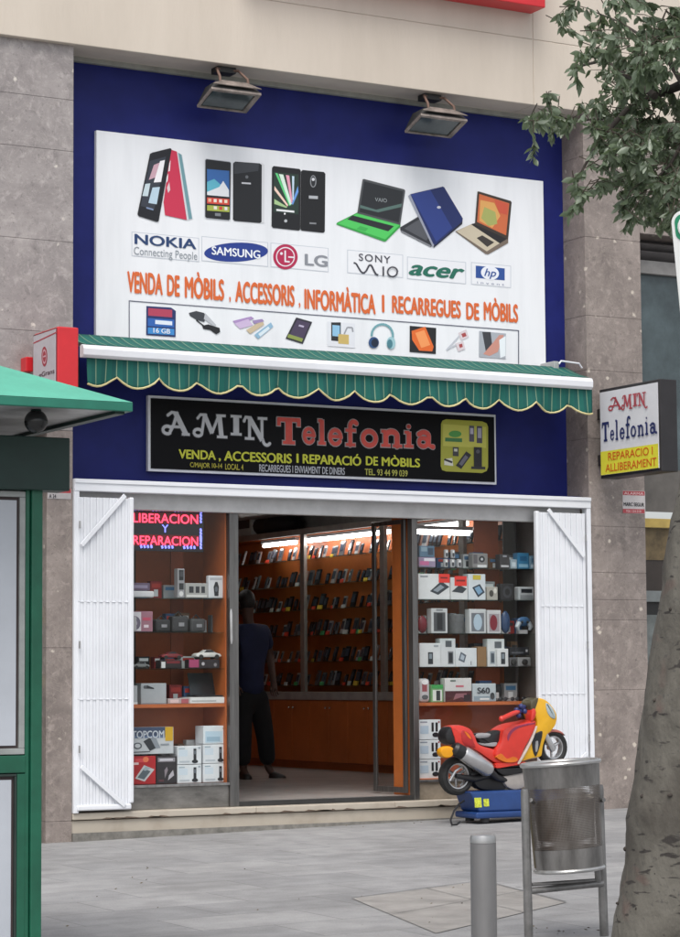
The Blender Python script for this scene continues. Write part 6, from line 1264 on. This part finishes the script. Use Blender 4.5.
# ================================================================== green and white street sign at the right edge
DS = 8.0
sg = thing('street_sign', 'tilted white street sign with a green top at the right edge', 'sign', pD(740, 300, DS))
sc_ = DS/FPX; c0 = pD(670.2, 212, DS); th_ = math.radians(5.6); yw = math.radians(-18)
u_ = (Rv*math.cos(yw)+Fv*math.sin(yw)); u_ = (u_*math.cos(th_)-Dv*math.sin(th_)).normalized(); v_ = (Dv*math.cos(th_)+Rv*math.sin(th_)).normalized(); n_ = u_.cross(v_).normalized()
if n_.dot(Fv) > 0: n_ = -n_
def SP_(u, v, o=0): return c0+u_*u*sc_+v_*v*sc_+n_*o
def rrect(u0, v0, u1, v1, r, o=0):
    out = []
    for cx_, cy_, a in ((u1-r, v0+r, -90), (u1-r, v1-r, 0), (u0+r, v1-r, 90), (u0+r, v0+r, 180)):
        for k in range(7): t = math.radians(a+15*k); out.append(SP_(cx_+r*math.cos(t), cy_+r*math.sin(t), o))
    return out
MB().poly(rrect(0, 0, 118, 165, 12), n_*-.012).build('plate', mat('plate_white', (.72, .73, .72), .4, var=.03), sg, bevel=.002)
MB().poly(rrect(3.4, 3.6, 114.6, 30, 8, .0015), n_*.001).build('green_band', mat('band_green', (.012, .22, .11), .4, var=.03), sg)
mb = MB(); pts = [SP_(19+11*math.cos(t/10*math.pi), 17+11*math.sin(t/10*math.pi), .004) for t in range(21)]
MB().tube(pts, .007, 6).build('ring_symbol', mat('plate_white', ()), sg)
for k, vv in enumerate((50, 66, 82, 98)): MB().poly([SP_(30, vv, .002), SP_(100-12*(k % 2), vv, .002), SP_(100-12*(k % 2), vv+5, .002), SP_(30, vv+5, .002)], n_*.001).build('grey_line', mat('line_grey', (.2, .2, .2), .5), sg)
pp = SP_(125, 40, -.02); MB().tube([Vector((pp.x, pp.y, pp.z+.4)), Vector((pp.x, pp.y, gz(pp.x, pp.y)-.05))], .03, 14).build('pole', M_FRAME, sg, smooth=True)
MB().tube([SP_(95, 30, -.016), Vector((pp.x, pp.y, SP_(125, 30).z))], .012, 8).build('arm', M_FRAME, sg)

# ================================================================== tree
def bark():
    m = bpy.data.materials.new('pale_bark'); m.use_nodes = True; t = m.node_tree; N = t.nodes; L = t.links; b = N['Principled BSDF']; b.inputs['Roughness'].default_value = .85
    tc = N.new('ShaderNodeTexCoord')
    def nz(s, d, st, dist=0):
        mp = N.new('ShaderNodeMapping'); mp.inputs['Scale'].default_value = st; L.new(tc.outputs['Object'], mp.inputs[0])
        n = N.new('ShaderNodeTexNoise'); n.inputs['Scale'].default_value = s; n.inputs['Detail'].default_value = d; n.inputs['Distortion'].default_value = dist; L.new(mp.outputs[0], n.inputs['Vector']); return n.outputs['Fac']
    def mix(f, a, bb, lo, hi):
        r = N.new('ShaderNodeValToRGB'); r.color_ramp.elements[0].position = lo; r.color_ramp.elements[1].position = hi; L.new(f, r.inputs[0])
        x = N.new('ShaderNodeMix'); x.data_type = 'RGBA'; L.new(r.outputs[0], x.inputs['Factor'])
        for k, v in (('A', a), ('B', bb)):
            if isinstance(v, tuple): x.inputs[k].default_value = (*v, 1)
            else: L.new(v, x.inputs[k])
        return x.outputs['Result']
    c = mix(nz(4, 9, (1, 1, .6), .6), (.140, .130, .110), (.072, .064, .053), .38, .66)
    c = mix(nz(40, 4, (1, 1, 1)), c, (.07, .065, .06), .60, .75)
    c = mix(nz(3.1, 3, (1, 1, 1.2), .4), c, (.125, .080, .068), .62, .70)
    c = mix(nz(9, 4, (1, 1, 3.4), .5), c, (.035, .030, .027), .62, .67)
    L.new(c, b.inputs['Base Color'])
    bp = N.new('ShaderNodeBump'); bp.inputs['Strength'].default_value = .9; bp.inputs['Distance'].default_value = .02; L.new(nz(16, 10, (1, 1, .6)), bp.inputs['Height']); L.new(bp.outputs[0], b.inputs['Normal'])
    return m
M_BARK = bark()
DT = 11.0; k_ = DT/FPX
tp = [pD(664, 1000, DT), pD(665, 937, DT), pD(677, 850, DT), pD(684, 740, DT), pD(699, 630, DT), pD(713, 540, DT), pD(727, 440, DT), pD(745, 300, DT), pD(752, 150, DT), pD(750, 60, DT)]
tr_ = [60, 53.5, 50, 46, 44, 42, 40, 38, 34, 30]
tp[0].z = gz(tp[0].x, tp[0].y)-.05
tree = thing('tree', 'street tree with leaning pale trunk and drooping green leaves on the right', 'tree', (tp[0].x, tp[0].y, gz(tp[0].x, tp[0].y)))
P2, R2 = [], []
for i in range(len(tp)-1):
    for t in range(8): P2.append(tp[i].lerp(tp[i+1], t/8)); R2.append((tr_[i]+(tr_[i+1]-tr_[i])*t/8)*k_)
P2.append(tp[-1]); R2.append(tr_[-1]*k_)
tk = MB().tube(P2, R2, 40).build('trunk', M_BARK, tree, smooth=True)
for v in tk.data.vertices:
    co = v.co; n = noise.noise(co*3.0)*.028+noise.noise(co*9)*.012+noise.noise(co*22)*.004; i_ = min(range(0, len(P2), 2), key=lambda i: (P2[i]-wl(tree)-co).length); v.co += (co-(P2[i_]-wl(tree))).normalized()*n
for (x, y, s_) in ((640, 795, .022), (627, 849, .026), (633, 905, .018), (617.4, 903, .014), (668, 610, .020), (652, 700, .018), (647, 838, .014), (650, 870, .012), (664, 793, .020)):
    v = pD(x, y, DT)-CAM
    i_ = min(range(len(P2)), key=lambda i: abs(P2[i].z-pD(x, y, DT).z)); c = P2[i_]; q = CAM+v; rr_ = R2[i_]; off = (q-c); lat = off.dot(Rv); lat = max(-rr_, min(rr_, lat)); dp = math.sqrt(max(0, rr_*rr_-lat*lat)); pos = c+Rv*lat-Fv*dp; pos.z = q.z
    MB().ball(pos, s_, 12, 8, (.8, .45, .5)).build('knot', mat('knot_bark', (.055, .045, .038), .9, var=.3, scale=30), tk, smooth=True)
brs = [([(750, 100), (715, 96), (683, 84), (655, 96), (628, 108), (604, 118), (575, 121), (545, 112)], 0, (10, 8, 5.5, 3.4, 2.2, 1.5, 1.0, .6)),
       ([(683, 84), (668, 60), (648, 40), (620, 22), (590, 10)], .15, (3, 2.3, 1.8, 1.2, .6)),
       ([(700, 90), (690, 130), (670, 165), (640, 195), (618, 212)], -.2, (3, 2.2, 1.6, 1.1, .6)),
       ([(655, 96), (630, 78), (604, 60), (580, 66), (570, 80)], .1, (4, 3, 2, 1.3, .7)),
       ([(628, 108), (600, 140), (585, 165), (575, 185)], -.15, (3, 2.2, 1.4, .7)),
       ([(752, 100), (790, 40), (830, -40), (870, -120)], .6, (20, 15, 11, 5)), ([(750, 60), (740, -40), (720, -130), (690, -200)], -.4, (24, 17, 11, 5)), ([(745, 300), (800, 210), (860, 150), (900, 80)], .5, (20, 14, 9, 4))]
for pts, dz, rr_ in brs:
    MB().tube([pD(x, y, DT+min(.45, .12*i)+dz*(i/len(pts))*3) for i, (x, y) in enumerate(pts)], [r*k_ for r in rr_], 10).build('branch', mat('dark_bark', (.055, .045, .038), .85, var=.2, scale=20), tree, smooth=True)
M_LEAF = [mat('leaf_a', (.15, .20, .125), .34, var=.25, scale=3, spec=.6), mat('leaf_b', (.20, .25, .175), .34, var=.2, scale=3, spec=.6), mat('leaf_c', (.09, .125, .08), .45, var=.2, scale=3)]
for mm in M_LEAF:
    N = mm.node_tree.nodes; L = mm.node_tree.links; b = N['Principled BSDF']; tr = N.new('ShaderNodeBsdfTranslucent'); tr.inputs[0].default_value = (.26, .34, .16, 1)
    mx = N.new('ShaderNodeMixShader'); mx.inputs[0].default_value = .28; L.new(b.outputs[0], mx.inputs[1]); L.new(tr.outputs[0], mx.inputs[2]); L.new(mx.outputs[0], N['Material Output'].inputs[0])
rnd = random.Random(5)
lv, lf_, lm = [], [], []
def leaf(c, d, s_, mi):
    d = d.normalized(); w_ = d.cross(Vector((rnd.uniform(-1, 1), rnd.uniform(-1, 1), rnd.uniform(-.4, .4)))).normalized(); n = d.cross(w_)
    b0 = len(lv); L_ = s_; W_ = s_*rnd.uniform(.17, .25)
    for t, ww in ((0, .0), (.25, .8), (.55, 1), (.82, .5)):
        bend = n*(-.18*L_*t*t)
        if ww == 0: lv.append(c+d*L_*t)
        else: lv.extend([c+d*L_*t+w_*W_*ww+n*W_*.35*ww+bend, c+d*L_*t+bend, c+d*L_*t-w_*W_*ww+n*W_*.35*ww+bend])
    lv.append(c+d*L_-n*.2*L_)
    F = [(0, 1, 2), (0, 2, 3), (1, 4, 5, 2), (2, 5, 6, 3), (4, 7, 8, 5), (5, 8, 9, 6), (7, 10, 8), (8, 10, 9)]
    for f in F: lf_.append([b0+i for i in f]); lm.append(mi)
blobs = [(650, 140, 30, 70), (672, 175, 26, 70), (625, 130, 24, 50), (655, 195, 20, 40), (670, 30, 26, 60), (630, 80, 26, 45), (610, 155, 18, 26), (645, 25, 38, 95), (600, 12, 26, 30), (573, 6, 12, 5), (560, 26, 12, 11), (585, 42, 20, 26), (620, 50, 30, 50), (665, 60, 34, 90), (600, 82, 18, 14), (640, 100, 34, 95), (675, 110, 36, 90), (610, 118, 24, 44), (583, 115, 14, 16), (560, 118, 14, 12), (541, 96, 9, 10), (534, 108, 10, 10), (530, 128, 10, 8), (548, 128, 8, 5), (598, 140, 22, 42), (628, 150, 30, 85), (665, 160, 34, 95), (590, 160, 13, 12), (580, 185, 13, 9), (568, 186, 7, 4), (610, 178, 20, 26), (640, 190, 24, 52), (675, 195, 28, 60), (600, 190, 10, 6), (634, 212, 10, 7), (660, 215, 14, 14), (625, 205, 10, 6), (604, 60, 12, 8), (575, 62, 8, 4),
         (720, 40, 50, 150), (720, 130, 50, 150), (715, 210, 35, 70), (780, 0, 70, 170), (700, -50, 60, 170), (640, -50, 45, 100), (760, -120, 80, 200), (840, -60, 80, 200), (850, 90, 70, 160), (690, -150, 60, 140), (780, 160, 50, 100), (900, 40, 60, 120)]
tw = MB()
for bx0_, by0_, br_, cnt_ in blobs:
    depth = DT+rnd.uniform(-.35, .5)
    ntw = max(2, cnt_//5)
    for t in range(ntw):
        an = rnd.uniform(0, 6.283); q = rnd.random()**.5*.92
        cx_, cy_ = bx0_+4+br_*q*math.cos(an), -3+by0_+br_*q*math.sin(an)*.85; c = pD(cx_, cy_, depth+rnd.uniform(-1, 1)*br_*k_*1.0)
        dr_ = Vector((rnd.uniform(-1, 1), rnd.uniform(-1, 1), rnd.uniform(-1.0, .25))).normalized()
        e = c+dr_*rnd.uniform(.08, .16); tw.tube([c-dr_*.05, (c+e)/2+Vector((0, 0, .01)), e], [.0028, .0022, .001], 5)
        for l in range(21):
            f = rnd.uniform(0, 1.05); base = c.lerp(e, f); dd = dr_*.5+Vector((rnd.uniform(-1, 1), rnd.uniform(-1, 1), rnd.uniform(-2.0, .15)))
            leaf(base, dd, rnd.uniform(.026, .068), rnd.choices((0, 1, 2), (5, 4, 2))[0])
me = bpy.data.meshes.new('crown'); off = wl(tree); me.from_pydata([v-off for v in lv], [], lf_)
for mm in M_LEAF: me.materials.append(mm)
me.polygons.foreach_set('material_index', lm)
for p in me.polygons: p.use_smooth = True
co = bpy.data.objects.new('crown', me); C.objects.link(co); co.parent = tree
tw.build('twigs', mat('twig_brown', (.07, .055, .04), .8), co, smooth=True, fix=False)['kind'] = 'stuff'
# tree pit with soil
c = Vector((tp[0].x, tp[0].y, 0)); mb = MB(); mb.poly([(c.x+math.cos(t/16*6.283)*.42, c.y+math.sin(t/16*6.283)*.42, gz(c.x, c.y)+.012) for t in range(16)])
struct(mb.build('soil', mat('soil', (.07, .055, .04), .95, var=.3, scale=12, bump=.6, bscale=40)))
